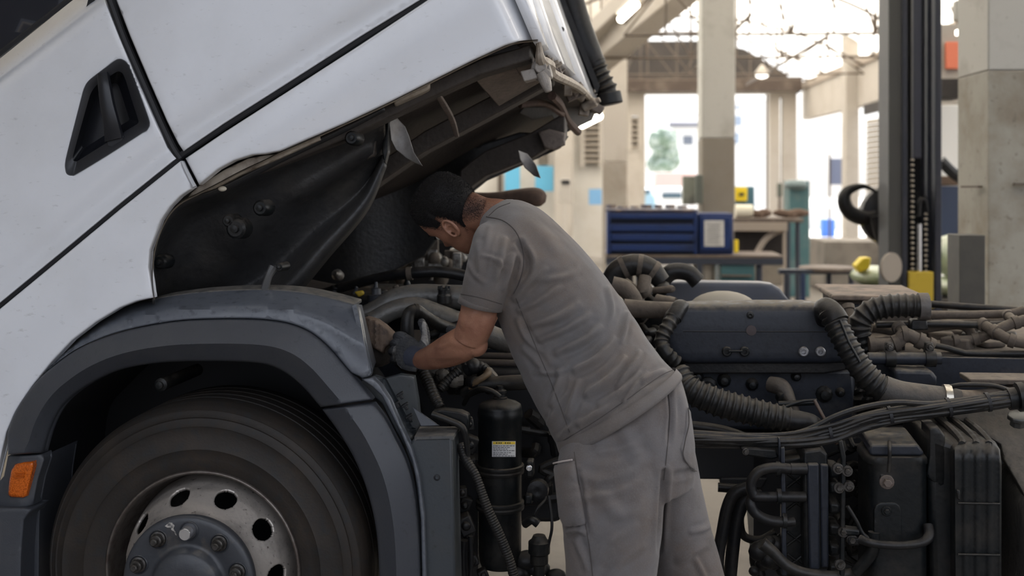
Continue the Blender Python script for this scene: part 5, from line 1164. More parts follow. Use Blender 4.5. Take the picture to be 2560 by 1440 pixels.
# inner torso and limbs (under the clothes)
def inset(S, f=.90): c = S.mean(0); return c + (S - c) * f
loft(body, [inset(s, .88) for s in torso[1:]] + [inset(s, .86) for s in pel[1:3]])
loft(body, [inset(s, .8) for s in nl[:]]); loft(body, [inset(s, .8) for s in fl_[:]])
body.tube([T(1250, 610, -.17), T(1225, 680, -.19), T(1202, 745, -.19), T(1194, 795, -.185), T(1174, 848, -.165)], [.062, .058, .053, .0545, .050], 24, 6)
body.tube([T(1196, 838, -.165), T(1160, 858, -.145), T(1128, 874, -.09), T(1092, 889, -.01), T(1060, 898, .07), T(1036, 896, .15)], [.046, .052, .050, .042, .033, .028], 24, 6)
body.sphere(T(1190, 862, -.165), .036, 10); body.sphere(T(1176, 800, -.20), .036, 10, (1, 1, 1.4))
body.tube([T(1250, 610, .15), T(1235, 690, .22), T(1215, 780, .26), T(1180, 830, .33), T(1150, 845, .42)], [.055, .05, .045, .042, .03], 20, 6)
V, N, Fc = remesh(body, .0028, 5, .5)
V = folds(V, N, [([(1200, 770), (1175, 800), (1168, 835)], .003, 12), ([(1190, 800), (1196, 830), (1180, 850)], -.0012, 10), ([(1120, 850), (1150, 862), (1185, 868)], .0022, 8), ([(1075, 905), (1120, 905), (1180, 895)], -.0018, 6), ([(1165, 830), (1158, 850), (1140, 862)], -.001, 8), ([(1085, 868), (1110, 866), (1140, 850)], .0015, 5)])
mb = MB(); mb.add(V, Fc); bodyo = mb.build('body', M_skin, man, sharp=0, fix=False)
bvB = bvh(V, Fc)
# eye and brow on the visible side
for s in (1, -1):
    b = MB(); b.sphere(H(s * .032, .072, -.004), .0122, 10); e = b.build('eye', mat('eye_white', (.6, .57, .52), .2), bodyo)
    b = MB(); b.sphere(H(s * .032, .0795, -.006), .0058, 8); b.build('iris', mat('iris_brown', (.03, .015, .01), .2), bodyo)
    b = MB(); b.tube([H(s * .016, .0945, .016), H(s * .032, .0945, .022), H(s * .050, .082, .017)], [.003, .0042, .002], 8, 4); b.build('eyebrow', M_hair, bodyo)
    b = MB(); b.tube([H(s * .020, .088, .000), H(s * .032, .0925, .003), H(s * .045, .082, -.002)], [.0012, .002, .0012], 6, 4); b.build('eyelashes', M_hair, bodyo)
# hair: scalp shell with short strands, faded at the nape and round the ear
def hairline(t, z):
    """how thick the hair is at ring angle t, height z (0 outside)"""
    f = math.sin(t)   # +1 forehead, -1 back
    if f > .72: lim = .062 + .02 * (1 - abs(math.cos(t)) * 1.2)
    elif f > .30: lim = .052 - .045 * (.72 - f) / .42
    elif f > -.02: lim = -.004
    elif f > -.12: lim = .020
    else: lim = .012 + -.085 * min(1, (-.12 - f) / .40)
    d = (z - lim); return d
hairm = MB(); nfade = 0
fpoly = [(1118, 470), (1200, 450), (1246, 500), (1232, 522), (1205, 548), (1160, 560), (1120, 548), (1098, 560), (1075, 552), (1070, 500)]
while nfade < 42000:
    x, y = rng.uniform(1068, 1248), rng.uniform(448, 562)
    if not pip(fpoly, [(x, y)])[0]: continue
    dd = pdist(fpoly[2:9], [(x, y)])[0]
    if rng.random() > min(1, dd / 30) ** 1.1 + .08: continue
    h = cast(bvB, x, y); nfade += 1
    if h is None: continue
    dr = h[1] * .45 + Dn * .8 + rng.normal(size=3) * .3; dr /= np.linalg.norm(dr); sd_ = np.cross(dr, h[1]); sd_ /= np.linalg.norm(sd_) + 1e-9
    hairm.add([h[0] - sd_ * .00018, h[0] + sd_ * .00018, h[0] + dr * .0035], [(0, 1, 2)])
zz_ = np.linspace(.1235, -.075, 60); nT = 120; G_ = {}; Vh = []; Fh = []
rings_g = []
for z in zz_:
    r0 = head_ring(z, nT, 0.0005); row = []
    cen = H(0, 0, z if z < .08 else .08)
    for k in range(nT):
        t = 2 * math.pi * k / nT; d = hairline(t, z); th = .0085 * min(1, max(0, d) / .055) ** .8
        nrm = r0[k] - (HC - Dn * min(z, .05) * 1.0 + FW * -.003); nrm /= np.linalg.norm(nrm); row.append((r0[k] + nrm * (th + .0005), d, nrm, th))
    rings_g.append(row)
for i, row in enumerate(rings_g):
    for k, (p, d, n_, th) in enumerate(row): Vh.append(p)
for i in range(len(zz_) - 1):
    for k in range(nT):
        j = (k + 1) % nT
        if min(rings_g[i][k][1], rings_g[i][j][1], rings_g[i + 1][k][1], rings_g[i + 1][j][1]) < .016: continue
        Fh.append((i * nT + k, i * nT + j, (i + 1) * nT + j, (i + 1) * nT + k))
Vh.append(H(0, 0, .1325)); 
for k in range(nT): Fh.append((len(Vh) - 1, (k + 1) % nT, k))
hairm.add(Vh, Fh)
ns = 0
while ns < 30000:
    z = rng.uniform(-.075, .1235); t = rng.uniform(0, 2 * math.pi); d = hairline(t, z) + rng.normal() * .004
    if d < 0 or rng.random() > .22 + .78 * min(1, d / .04): continue
    fi = (0.1235 - z) / (.1235 + .075) * 59; i = min(int(fi), 58); k = int(t / (2 * math.pi) * nT) % nT; kk = (k + 1) % nT
    u_ = rng.random(); w__ = fi - i; a = rings_g[i]; b2 = rings_g[i + 1]
    p = (a[k][0] * (1 - u_) + a[kk][0] * u_) * (1 - w__) + (b2[k][0] * (1 - u_) + b2[kk][0] * u_) * w__; n_ = a[k][2]
    ln_ = .0030 + .0055 * min(1, d / .06); dr = n_ * .75 + FW * .30 + np.array([rng.normal(), rng.normal(), rng.normal()]) * .28; dr /= np.linalg.norm(dr)
    sd_ = np.cross(dr, n_ + .01); sd_ /= np.linalg.norm(sd_) + 1e-9
    p0 = p - n_ * .0015; hairm.add([p0 - sd_ * .00035, p0 + sd_ * .00035, p0 + dr * ln_], [(0, 1, 2)]); ns += 1
hairm.build('hair', M_hair, man, sharp=0, fix=False)
# ---- gloves
def build_glove(pts_palm, fingers, thumb, cuff, name, lab=None):
    g = MB()
    loft(g, pts_palm)
    for f_, r_ in fingers: g.tube(f_, r_, 12, 5); g.sphere(f_[-1], r_[-1] if hasattr(r_, '__len__') else r_, 6)
    g.tube(thumb[0], thumb[1], 14, 5); g.sphere(thumb[0][-1], thumb[1][-1], 7)
    V, N, Fc = remesh(g, .0024, 3, .5)
    V = V + N * (.0006 * np.sin(V @ [400, 300, 500]))[:, None]
    m = MB(); m.add(V, Fc); o = m.build(name, M_glove, man, sharp=0, fix=False)
    return o, V, Fc
def ps(L_, R_, v, hd): return sect(L_, R_, v, hd, .85, 24)
palm = [ps((1066, 872), (1040, 930), .10, .030), ps((1052, 862), (1016, 926), .15, .032), ps((1040, 850), (998, 914), .20, .034), ps((1026, 840), (990, 895), .235, .034), ps((1014, 834), (990, 872), .25, .026)]
fg = []
for k, (x, y) in enumerate(((1008, 842), (1000, 860), (996, 880), (1000, 900))):
    ln_ = (1.0, 1.08, 1.0, .82)[k]
    fg.append(([T(x + 6, y, .235), T(x - 10, y - 4, .245), T(x - 17, y, .275 + .02 * ln_), T(x - 8, y + 3, .335 * ln_ + .01), T(x + 14, y + 2, .355)], [.0135, .0138, .0125, .0115, .0095]))
thumb = ([T(1048, 882, .16), T(1060, 862, .18), T(1064, 842, .205), T(1060, 820, .235), T(1054, 806, .255)], [.020, .0185, .0155, .0145, .0135])
gl, GV, GF = build_glove(palm, fg, thumb, None, 'glove')
bvG = bvh(GV, GF)
patch('white_thumb_patch', bvG, [(1057, 802), (1064, 806), (1068, 830), (1072, 862), (1071, 874), (1062, 860), (1052, 850), (1056, 832), (1054, 815)], M_palm, gl, .0016, 4, 2)
patch('pale_palm_edge', bvG, [(984, 868), (992, 862), (989, 890), (996, 912), (1008, 924), (996, 918), (984, 900), (980, 884)], M_palm, gl, .0016, 4, 2)
cf = MB(); cs = [T(1034, 893, .155), T(1044, 895, .125), T(1056, 897, .09), T(1064, 898, .065)]
cfv = []
for i in range(22): cfv.append((cs[0] + (cs[-1] - cs[0]) * i / 21))
cf.tube(cfv, [.0365 + .0016 * (i % 2) - .0002 * i for i in range(22)], 32, 1); cf.build('knit_cuff', M_cuff, gl, sharp=0)
# far hand, mostly hidden behind the near forearm
p2 = [ps((1172, 835), (1172, 868), .38, .03), ps((1150, 832), (1150, 872), .42, .034), ps((1130, 834), (1130, 868), .45, .028)]
fg2 = [([T(1132, y, .45), T(1112, y - 2, .47), T(1102, y + 3, .50), T(1108, y + 6, .53)], [.013, .0125, .0115, .010]) for y in (838, 850, 861, 870)]
g2, _, _ = build_glove(p2, fg2, ([T(1150, 838, .42), T(1134, 826, .43), T(1118, 822, .45)], [.016, .015, .013]), None, 'glove')
# boots
for sx, (x, y, v) in enumerate(((1520, 1985, -.36), (1782, 1900, -.10))):
    c = T(x, y, v); c[2] = .0; b = MB(); d = np.array([-.85, .52, 0]); s_ = np.array([.52, .85, 0])
    secs = []
    for t, hw2, ht in ((-.12, .03, .09), (-.10, .042, .13), (-.02, .046, .16), (.05, .048, .10), (.12, .050, .075), (.17, .042, .06), (.19, .02, .04)):
        ring = []
        for k in range(16):
            a = 2 * math.pi * k / 16; ring.append(c + d * t + s_ * hw2 * math.cos(a) + UP * (ht / 2 + ht / 2 * math.sin(a)))
        secs.append(ring)
    loft(b, secs); b.build('boot', mat('boot_leather', (.03, .025, .02), .5), man, sharp=0)
# ================================================================== THE WORKSHOP
M_floor = mat('workshop_floor', (.15, .13, .105), .75, noise=[(1.2, (.10, .085, .07), .45, .7), (9, (.15, .13, .11), .55, .75)], bump=[(14, .3)])
M_yard = mat('yard_concrete', (.55, .53, .49), .8, noise=[(2, (.45, .43, .40), .4, .7)])
M_plas = mat('cream_plaster', (.44, .40, .345), .85, noise=[(1.5, (.36, .315, .26), .5, .75), (12, (.28, .24, .19), .62, .8)])
M_plasd = mat('greasy_plaster', (.30, .265, .22), .8, noise=[(3, (.22, .18, .14), .45, .75), (25, (.14, .11, .08), .62, .8)])
M_conc = mat('grey_column_paint', (.46, .45, .41), .8, noise=[(2.5, (.33, .31, .27), .5, .75), (22, (.22, .19, .15), .62, .82)])
M_concd = mat('soiled_column_base', (.215, .19, .155), .8, noise=[(4, (.20, .17, .13), .45, .75)])
M_truss = mat('truss_steel', (.10, .075, .055), .6)
M_dkwall = mat('dark_boarding', (.040, .032, .026), .7, noise=[(3, (.022, .018, .015), .4, .7)])
def slabo(name, c, h, m, yaw=BY, bevel=0, parent=None):
    b = MB(); X = np.array([math.cos(yaw), -math.sin(yaw), 0]); Y = np.array([math.sin(yaw), math.cos(yaw), 0])
    b.box(c, h, X, Y, UP); return b.build(name, m, parent, bevel=bevel)
structure(slabo('floor', (2, 10, -.05), (22, 21.5, .05), M_floor))
structure(slabo('ground', (0, 60, -.10), (60, 60, .05), M_yard))
# translucent white roof sheets
def roofx(m, nt, b):
    t = nt.nodes.new('ShaderNodeBsdfTranslucent'); t.inputs[0].default_value = (.97, .94, .89, 1)
    mx = nt.nodes.new('ShaderNodeMixShader'); mx.inputs[0].default_value = .9
    nt.links.new(b.outputs[0], mx.inputs[1]); nt.links.new(t.outputs[0], mx.inputs[2]); nt.links.new(mx.outputs[0], nt.nodes['Material Output'].inputs[0])
M_sheet = mat('translucent_roof_sheet', (.85, .83, .80), .5, extra=roofx)
def Bp(px, py, Y): return W(px, py, Y)
def quad(name, P, m, th=.06, parent=None):
    b = MB(); P = [npf(p) for p in P]; n = np.cross(P[1] - P[0], P[2] - P[0]); n /= np.linalg.norm(n)
    b.rings([P, [p + n * th for p in P]]); return b.build(name, m, parent)
ZR = 6.6
def hall(u, w_, z): return BR * u + BL * w_ + UP * z
structure(quad('wall_left', [hall(-4.6, -2.0, 0), hall(-4.6, 12, 0), hall(-4.6, 12, 6.4), hall(-4.6, -2.0, 6.4)], mat('light_block_wall', (.22, .21, .19), .8), .2))  # unseen dark wall added to block light from the left
# barrel-like roof over the far bay (low bright vault), opaque roof over the truck
def vault(name, u0, u1, w0_, w1, z0, rise, m, th=.05, n=14):
    b = MB(); us = np.linspace(u0, u1, n + 1); zs = z0 + rise * np.sin(np.linspace(0, math.pi, n + 1)); A = []; B = []
    for u, z in zip(us, zs): A.append([hall(u, w0_, z), hall(u, w0_, z + th)]); B.append([hall(u, w1, z), hall(u, w1, z + th)])
    b.rings([[a[0], c[0], c[1], a[1]] for a, c in zip(A, B)]); return b.build(name, m)
# far gable wall with the gate
def wall_holes(name, u0, u1, z0, z1, w_, holes, m, th=.25):
    """wall across the hall with rectangular openings"""
    us = sorted({u0, u1, *[h[0] for h in holes], *[h[1] for h in holes]}); zs = sorted({z0, z1, *[h[2] for h in holes], *[h[3] for h in holes]})
    b = MB()
    for i in range(len(us) - 1):
        for j in range(len(zs) - 1):
            cu, cz = (us[i] + us[i + 1]) / 2, (zs[j] + zs[j + 1]) / 2
            if any(h[0] < cu < h[1] and h[2] < cz < h[3] for h in holes): continue
            b.box(hall(cu, w_, cz), ((us[i + 1] - us[i]) / 2, th / 2, (zs[j + 1] - zs[j]) / 2), BR, BL, UP)
    return structure(b.build(name, m))
def hu(px, w_):   # hall u coordinate of pixel column at hall depth w_
    d = ray(px, HY); t = w_ / (BL @ d); return BR @ (d * t)
def hz(px, py, w_):
    d = ray(px, py); t = w_ / (BL @ d); return CH + d[2] * t
WB = 29.0
gu0, gu1, gz = hu(1612, WB), hu(1922, WB), hz(1750, 236, WB)
wu0, wu1 = hu(1575, WB), hu(1600, WB)
wall_holes('wall_back', hu(1180, WB), hu(1990, WB), 0, hz(1600, 212, WB), WB, [(gu0, gu1, -.1, gz), (hu(1572, WB), hu(1602, WB), hz(1590, 372, WB), hz(1590, 290, WB)), (hu(1948, WB), hu(1954, WB), -.1, hz(1950, 245, WB))], M_plas)
# dark gable and roof structure above the gate
quad('dark_gable', [hall(hu(1400, WB + .3), WB + .3, hz(1500, 232, WB)), hall(hu(2000, WB + .3), WB + .3, hz(1980, 232, WB)), hall(hu(1960, WB + .3), WB + .3, hz(1960, 180, WB)), hall(hu(1860, WB + .3), WB + .3, hz(1860, 120, WB)), hall(hu(1750, WB + .3), WB + .3, hz(1700, 100, WB)), hall(hu(1400, WB + .3), WB + .3, hz(1500, 100, WB))], M_dkwall, .1)
structure(bpy.data.objects['dark_gable']); bpy.data.objects['dark_gable'].name = 'wall_gable'
b = MB(); b.bar(hall(hu(1480, WB - .4), WB - .4, hz(1500, 216, WB)), hall(hu(2003, WB - .4), WB - .4, hz(1980, 214, WB)), .3, .35); structure(b.build('beam_1', mat('rust_beam', (.07, .05, .038), .8, noise=[(3, (.16, .13, .10), .5, .7)])))
# right-hand side wall, in bays between pilasters
UR = hu(2005, WB)
def hw(px, u):    # hall depth of pixel column on the plane at hall u
    d = ray(px, HY); t = u / (BR @ d); return BL @ (d * t)
UR = 5.6
def wz(px, py, u):
    d = ray(px, py); t = u / (BR @ d); return CH + d[2] * t
def sidequad(name, pts, m, u=UR, th=.2):
    P = []
    for px, py in pts: P.append(hall(u, hw(px, u), wz(px, py, u)))
    b = MB(); b.rings([P, [p + BR * th for p in P]]); return b.build(name, m)
M_white_w = mat('white_lower_wall', (.80, .79, .76), .7)
structure(sidequad('wall_right', [(2005, 218), (2140, 160), (2225, 130), (2420, 62), (2420, 190), (2225, 240), (2160, 262), (2005, 300)], M_plas))
structure(sidequad('trim_1', [(2000, 206), (2142, 148), (2420, 40), (2420, 68), (2225, 132), (2142, 166), (2000, 224)], mat('eaves_beam', (.36, .30, .24), .8), UR - .05, .3))
# roller shutter slats on the right wall
sh = thing('roller_shutter', 'cream ribbed roller shutter on the side wall behind the dark lift post', 'shutter', tuple(hall(UR, hw(2200, UR), 0)))
for k in range(26):
    y0 = 300 + k * 13
    q = [(2168, y0), (2228, y0 - 8), (2228, y0 + 4), (2168, y0 + 11)]
    b = MB(); P = [hall(UR - .04 * (i > 1), hw(px, UR), wz(px, py, UR)) for i, (px, py) in enumerate(q)]; b.rings([P, [p + BR * .04 for p in P]]); b.build('slat', mat('shutter_paint', (.26, .22, .165), .6), sh)
b = MB(); P = [hall(UR - .03, hw(px, UR), wz(px, py, UR)) for px, py in ((2162, 262), (2228, 246), (2228, 272), (2162, 288))]; b.rings([P, [p + BR * .05 for p in P]]); b.build('dark_opening', M_dkwall, sh)  # dark panel standing in for the shaded opening above the slats
# pilaster on the right wall
for k, (px0, px1, yt) in enumerate(((2108, 2152, 165), (1926, 1990, 232))):
    u = UR - .15 if k == 0 else None
    if k == 0:
        b = MB(); wA = hw(2118, UR); wA = hw(2138, UR); b.box(hall(UR - .1, wA, 1.9), (.13, .20, 1.9 + 1.0), BR, BL, UP); structure(b.build('pillar', M_plas))
# columns standing in the hall
def column(px0, px1, Y, depth, ztop, split, mtop, mbot, side=None):
    a, c = W(px0, HY, Y), W(px1, HY, Y); wd = np.linalg.norm(c - a); ce = (a + c) / 2 + BL * depth / 2; ce[2] = 0
    for (z0, z1, m_) in ((0, split, mbot), (split, ztop, mtop)):
        b = MB(); b.box(ce + UP * (z0 + z1) / 2, (wd / 2, depth / 2, (z1 - z0) / 2), BR, BL, UP); structure(b.build('column', m_, bevel=.02))
    return ce
zs_ = W(0, 346, 14.5)[2]
column(1755, 1838, 14.5, .55, 7.5, zs_, M_conc, M_concd)
b = MB()
column(1507, 1568, 19.5, .5, 6.2, W(0, 405, 19.5)[2], M_plas, M_plasd)
column(1385, 1432, 23, .5, 5.5, .6, M_plas, M_plas)
# near column at the right edge, two faces
YN = 6.9
a = W(2470, HY, YN); ce = a + BR * .35 + BL * .28; ce[2] = 0
for z0, z1, m_ in ((0, W(0, 176, YN)[2], mat('column_lower_paint', (.33, .315, .27), .8, noise=[(2.2, (.22, .185, .14), .46, .68), (22, (.12, .10, .08), .60, .78)], bump=[(50, .15)])), (W(0, 176, YN)[2], 7.5, M_conc)):
    b = MB(); b.box(ce + UP * (z0 + z1) / 2, (.35, .28, (z1 - z0) / 2), BR, BL, UP); structure(b.build('column', m_, bevel=.01))
NC = bpy.data.objects['column.006'] if 'column.006' in bpy.data.objects else None
for px0, px1, py, Yq in ((2412, 2456, 467, 7.15), (2532, 2580, 460, 6.88)):
    b = MB(); a_ = W(px0, py, Yq); c_ = W(px1, py, Yq if px0 > 2500 else 6.97); b.bar(a_ - (BR * .012 if px0 < 2500 else BL * .02), c_ - (BR * .012 if px0 < 2500 else BL * .02), .03, .012); structure(b.build('trim_2', M_truss))
b = MB(); q0 = W(2398, 588, 6.2); b.box(W(2431, 760, 6.0) * [1, 1, 0] + BL * .1 + UP * (W(0, 588, 6)[2] / 2), (.067, .1, W(0, 588, 6)[2] / 2), BR, BL, UP)
tag(b.build('steel_post', mat('post_grey_green', (.065, .06, .048), .6, noise=[(6, (.045, .04, .035), .4, .7)]), bevel=.004), 'short grey-green square steel post standing against the near concrete column', 'post')
for px, py, wd in ((2432, 467, 20), (2545, 460, 16)):
    pass
# haunched beam top left of the columns, with a lamp
b = MB(); b.bar(W(1480, 152, 18.5), W(1720, -45, 16.5), .5, .42); structure(b.build('beam_2', M_plas, bevel=.02))
b = MB(); b.bar(W(1380, 185, 18.7), W(1640, -60, 16.9), .4, .25); structure(b.build('beam_3', M_plas, bevel=.02))
quadw = MB(); quadw.rings([[W(1180, 640, 24), W(1515, 640, 24), W(1515, -60, 24), W(1180, -60, 24)], [p + BL * .2 for p in (W(1180, 640, 24), W(1515, 640, 24), W(1515, -60, 24), W(1180, -60, 24))]])
structure(quadw.build('wall_left', mat('pale_wall', (.60, .57, .51), .8, noise=[(1, (.50, .46, .39), .45, .7)])))
def winslats(x0, y0, x1, y1, Y, label, n=8, frame=M_plas):
    t = thing('louvre_window', label, 'window', tuple(W((x0 + x1) / 2, y1, Y)))
    c = (W(x0, y0, Y) + W(x1, y1, Y)) / 2; h = (abs(W(x1, 0, Y)[0] - W(x0, 0, Y)[0]) / 2, .03, abs(W(0, y0, Y)[2] - W(0, y1, Y)[2]) / 2)
    b = MB(); b.box(c, h, BR, BL, UP); b.build('opening', M_dkwall, t)
    for k in range(n):
        z = c[2] - h[2] + (k + .5) * 2 * h[2] / n; b = MB(); b.box(np.array([c[0], c[1] - .06, z]), (h[0], .03, h[2] / n * .45), BR, (0, .8, -.6), (0, .6, .8)); b.build('slat', mat('louvre_slat', (.30, .26, .21), .6), t)
    for s_ in (-1, 1): b = MB(); b.box(c + BR * s_ * h[0] - BL * .05, (.05, .05, h[2] + .05), BR, BL, UP); b.build('frame', M_plas, t)
    return t
winslats(1456, 300, 1503, 412, 23.88, 'tall dark louvred window on the pale wall just past the cab corner')
winslats(1340, 360, 1378, 412, 23.88, 'short dark louvred window above the blue panels, partly hidden by the rubber flap', 5)
winslats(1574, 292, 1600, 374, WB - .2, 'narrow dark slatted window beside the far gate opening', 6)
M_bluep = mat('sky_blue_panel', (.12, .42, .62), .5)
for x0, x1, l in ((1262, 1300, 'light blue board on the far wall, nearer the tilted cab'), (1338, 1384, 'light blue board on the far wall above the rusty pipe end')):
    b = MB(); c = (W(x0, 416, 23.4) + W(x1, 478, 23.4)) / 2; b.box(c, ((W(x1, 0, 23.4)[0] - W(x0, 0, 23.4)[0]) / 2, .04, .26), BR, BL, UP); tag(b.build('wall_board', M_bluep, bevel=.01), l, 'board', 'light blue wall boards')
b = MB(); b.box([W(1250, 450, 23.8)[0], 23.8, 1.05], (.05, .05, 1.05)); tag(b.build('vertical_pipe', M_truss), 'thin dark vertical pipe on the far wall left of the blue boards', 'pipe')
b = MB(); b.box(W(1488, 492, 23.3), (.13, .03, .16)); tag(b.build('wall_poster', mat('poster_blue', (.18, .38, .62), .5)), 'small blue poster between the two pale pillars', 'poster')
# white apparatus at the pillar
t = thing('control_cabinet', 'white wall cabinet with a dark display on the pillar left of the blue drawers', 'cabinet', tuple(W(1408, 560, 19.0)))
def wb(name, x0, y0, x1, y1, Y, d, m, parent=None, bevel=.01):
    b = MB(); a, c = W(x0, y0, Y), W(x1, y1, Y); b.box((a + c) / 2 + BL * d / 2, (abs(c[0] - a[0]) / 2, d / 2, abs(c[2] - a[2]) / 2), BR, BL, UP); return b.build(name, m, parent, bevel=bevel)
wb('housing', 1398, 446, 1428, 506, 19, .3, mat('cabinet_white', (.50, .46, .40), .5), t); wb('display', 1404, 450, 1424, 460, 18.97, .05, M_gap, t); wb('conduit', 1410, 506, 1418, 712, 19, .1, mat('cabinet_white', ()), t)
# lamps
def tubelamp(name, label, a, b_, emis=12):
    t = thing(name, label, 'lamp', tuple(npf(a)))
    b = MB(); b.bar(npf(a) + UP * .09, npf(b_) + UP * .09, .14, .05); b.build('fitting', mat('lamp_fitting', (.55, .50, .42), .5), t)
    b = MB(); q_ = (npf(a) + npf(b_)) / 2; b.cyl(q_ + UP * .1, q_ * [1, 1, 0] + UP * 6.6, .012, 6); b.build('hanger', M_truss, t)
    b = MB(); b.cyl(a, b_, .05, 12)
    m = mat('lit_tube', (1, 1, 1), .5, extra=lambda m, nt, bb: (bb.inputs['Emission Color'].__setattr__('default_value', (1, .93, .78, 1)), bb.inputs['Emission Strength'].__setattr__('default_value', emis)))
    b.build('lit_tube', m, t)
tubelamp('tube_lamp', 'lit strip lamp on the sloping beam at the top, left of the pale columns', W(1552, 48, 16.0), W(1590, 12, 15.4))
tubelamp('tube_lamp', 'lit strip lamp glowing just below the cab corner and black air duct', W(1455, 312, 16.0), W(1498, 290, 15.4))
t = thing('pendant_lamp', 'round white pendant lamp hanging under the trusses between the columns', 'lamp', tuple(W(1905, 186, 24)))
b = MB(); c = W(1905, 186, 24); b.lathe(c, UP, [(.05, .10), (.12, .06), (.14, 0.0), (.10, -.06), (0, -.09)], 20); b.build('lamp_globe', mat('globe_lit', (1, 1, 1), .4, extra=lambda m, nt, bb: (bb.inputs['Emission Color'].__setattr__('default_value', (1, .95, .85, 1)), bb.inputs['Emission Strength'].__setattr__('default_value', 4))), t)
b = MB(); b.lathe(c, UP, [(.15, .02), (.15, .04), (.06, .16), (.03, .2)], 20); b.build('lamp_shade', M_plas, t)
b = MB(); b.cyl(c + UP * .2, c + UP * 3.2, .015, 6); b.build('cord', M_truss, t)

# roof trusses (fan of thin members under the bright vault)
def truss(name, label, w_, px0, px1, yb, yt, n=7, m=M_truss, r=.022):
    t = thing(name, label, 'roof truss', tuple(hall(hu(px0, w_), w_, hz(px0, yb, w_))), 'steel roof trusses')
    us = np.linspace(hu(px0, w_), hu(px1, w_), n + 1); zb = hz((px0 + px1) / 2, yb, w_); zt0 = hz((px0 + px1) / 2, yt, w_)
    zt = [zb + .15 + (zt0 - zb) * math.sin(math.pi * k / n) ** .8 for k in range(n + 1)]
    b = MB(); b.tube([hall(us[0], w_, zb), hall(us[-1], w_, zb)], r, 6, 2); b.build('bottom_chord', m, t)
    b = MB(); b.tube([hall(u, w_, z) for u, z in zip(us, zt)], r * 1.2, 6, 4); b.build('top_chord', m, t)
    for k in range(n + 1):
        if 0 < k < n: b = MB(); b.tube([hall(us[k], w_, zb), hall(us[k], w_, zt[k])], r * .8, 6, 1); b.build('web_post', m, t)
        if k < n: b = MB(); b.tube([hall(us[k + (k % 2)], w_, zb), hall(us[k + 1 - (k % 2)], w_, zt[k + 1 - (k % 2)])], r * .7, 6, 1); b.build('web_brace', m, t)
truss('roof_truss', 'nearest arched steel truss crossing the bright roof at the top of the picture', 15.6, 1560, 2620, 84, -180, 10)
truss('roof_truss', 'second arched steel truss, its flat lower member level with the top of the lift post', 18.0, 1280, 2300, 84 + 60, -40, 9)
truss('roof_truss', 'third arched steel truss, farther back over the columns', 23.0, 1300, 2160, 196 - 10, 60, 8)
truss('roof_truss', 'farthest arched steel truss in front of the dark gable', 27.5, 1330, 2060, 200, 95, 8)
for k, (u0_, z0_) in enumerate(((hu(1620, 18), hz(1620, 60, 18)), (hu(1900, 18), hz(1900, 30, 18)), (hu(2100, 18), hz(2100, 90, 18)))):
    b = MB(); b.tube([hall(u0_, 19, z0_ + .1), hall(u0_, 28.2, z0_ + .1)], .035, 6, 2); tag(b.build('purlin', M_truss), ['steel purlin over the gap left of the tall middle column', 'steel purlin running back above the pendant lamp', 'steel purlin nearest the side wall above the pilaster'][k], 'purlin', 'roof purlins')
structure(vault('ceiling', -7.5, 6.3, 11.0, 30.0, hz(2100, 160, 24), 2.6, M_sheet)); bpy.data.objects['ceiling'].name = 'ceiling'
# unseen roof over the truck, translucent strips added for top light and edge glints
structure(quad('ceiling', [hall(-12, -2.2, 6.4), hall(12, -2.2, 6.4), hall(12, 3.2, 6.5), hall(-12, 3.2, 6.5)], mat('grey_roof_sheet', (.35, .35, .35), .7), .08))

for k in range(8):  # end strips added to shut out direct sun
    structure(quad('ceiling', [hall(-12, 3.2 + k * 1.3, 6.5), hall(12, 3.2 + k * 1.3, 6.5), hall(12, 4.5 + k * 1.3, 6.5), hall(-12, 4.5 + k * 1.3, 6.5)], M_sheet if k % 2 == 0 else mat('grey_roof_sheet', ()), .06))
# ---- outside, seen through the gate
M_ow = mat('sunlit_render', (.85, .84, .82), .8)
h = thing('house', 'white sunlit house with a slate grey roof beyond the gate', 'house', tuple(W(1700, 600, 60) * [1, 1, 0]))
wb('wall', 1675, 310, 1760, 600, 60, 6, M_ow, h); 
b = MB(); b.rings([[W(1672, 318, 59.6), W(1770, 318, 59.6), W(1770, 292, 64), W(1695, 296, 64)], [p + UP * .25 for p in (W(1672, 318, 59.6), W(1770, 318, 59.6), W(1770, 292, 64), W(1695, 296, 64))]]); b.build('roof', mat('slate', (.20, .20, .23), .7), h)
wb('window', 1708, 340, 1732, 362, 59.9, .1, mat('win_dark', (.16, .18, .22), .3), h)
h = thing('building', 'far pale apartment block with small windows right of the middle column', 'building', tuple(W(1870, 600, 75) * [1, 1, 0]))
wb('wall', 1820, 250, 1915, 600, 75, 8, M_ow, h)
for x0, y0, x1, y1 in ((1836, 290, 1854, 314), (1836, 332, 1848, 360), (1858, 370, 1866, 378), (1838, 265, 1852, 272)): wb('window', x0, y0, x1, y1, 74.9, .1, mat('win_blue', (.30, .36, .45), .3), h)
tr = thing('tree', 'blue-green tree beside the white house beyond the gate', 'tree', tuple(W(1665, 600, 55) * [1, 1, 0]))
b = MB()
for i in range(60):
    b.sphere(W(rng.uniform(1640, 1684), rng.uniform(335, 420), 55 + rng.uniform(-1, 1)), rng.uniform(.2, .5), 4)
b.build('crown', mat('leaf', (.16, .22, .16), .8, noise=[(3, (.35, .40, .36), .45, .6)]), tr); b = MB(); b.cyl(W(1665, 600, 55) * [1, 1, 0], W(1665, 410, 55), .15, 8); b.build('trunk', M_truss, tr)
o = wb('yard_wall', 1600, 430, 1745, 600, 48, .3, M_ow); tag(o, 'low white yard wall in front of the house, seen through the gate', 'wall')
o = wb('yard_roof', 1640, 432, 1740, 470, 46, 1.5, mat('pink_roof', (.62, .42, .38), .8)); tag(o, 'low pinkish roof of an outbuilding left of the middle column', 'roof')
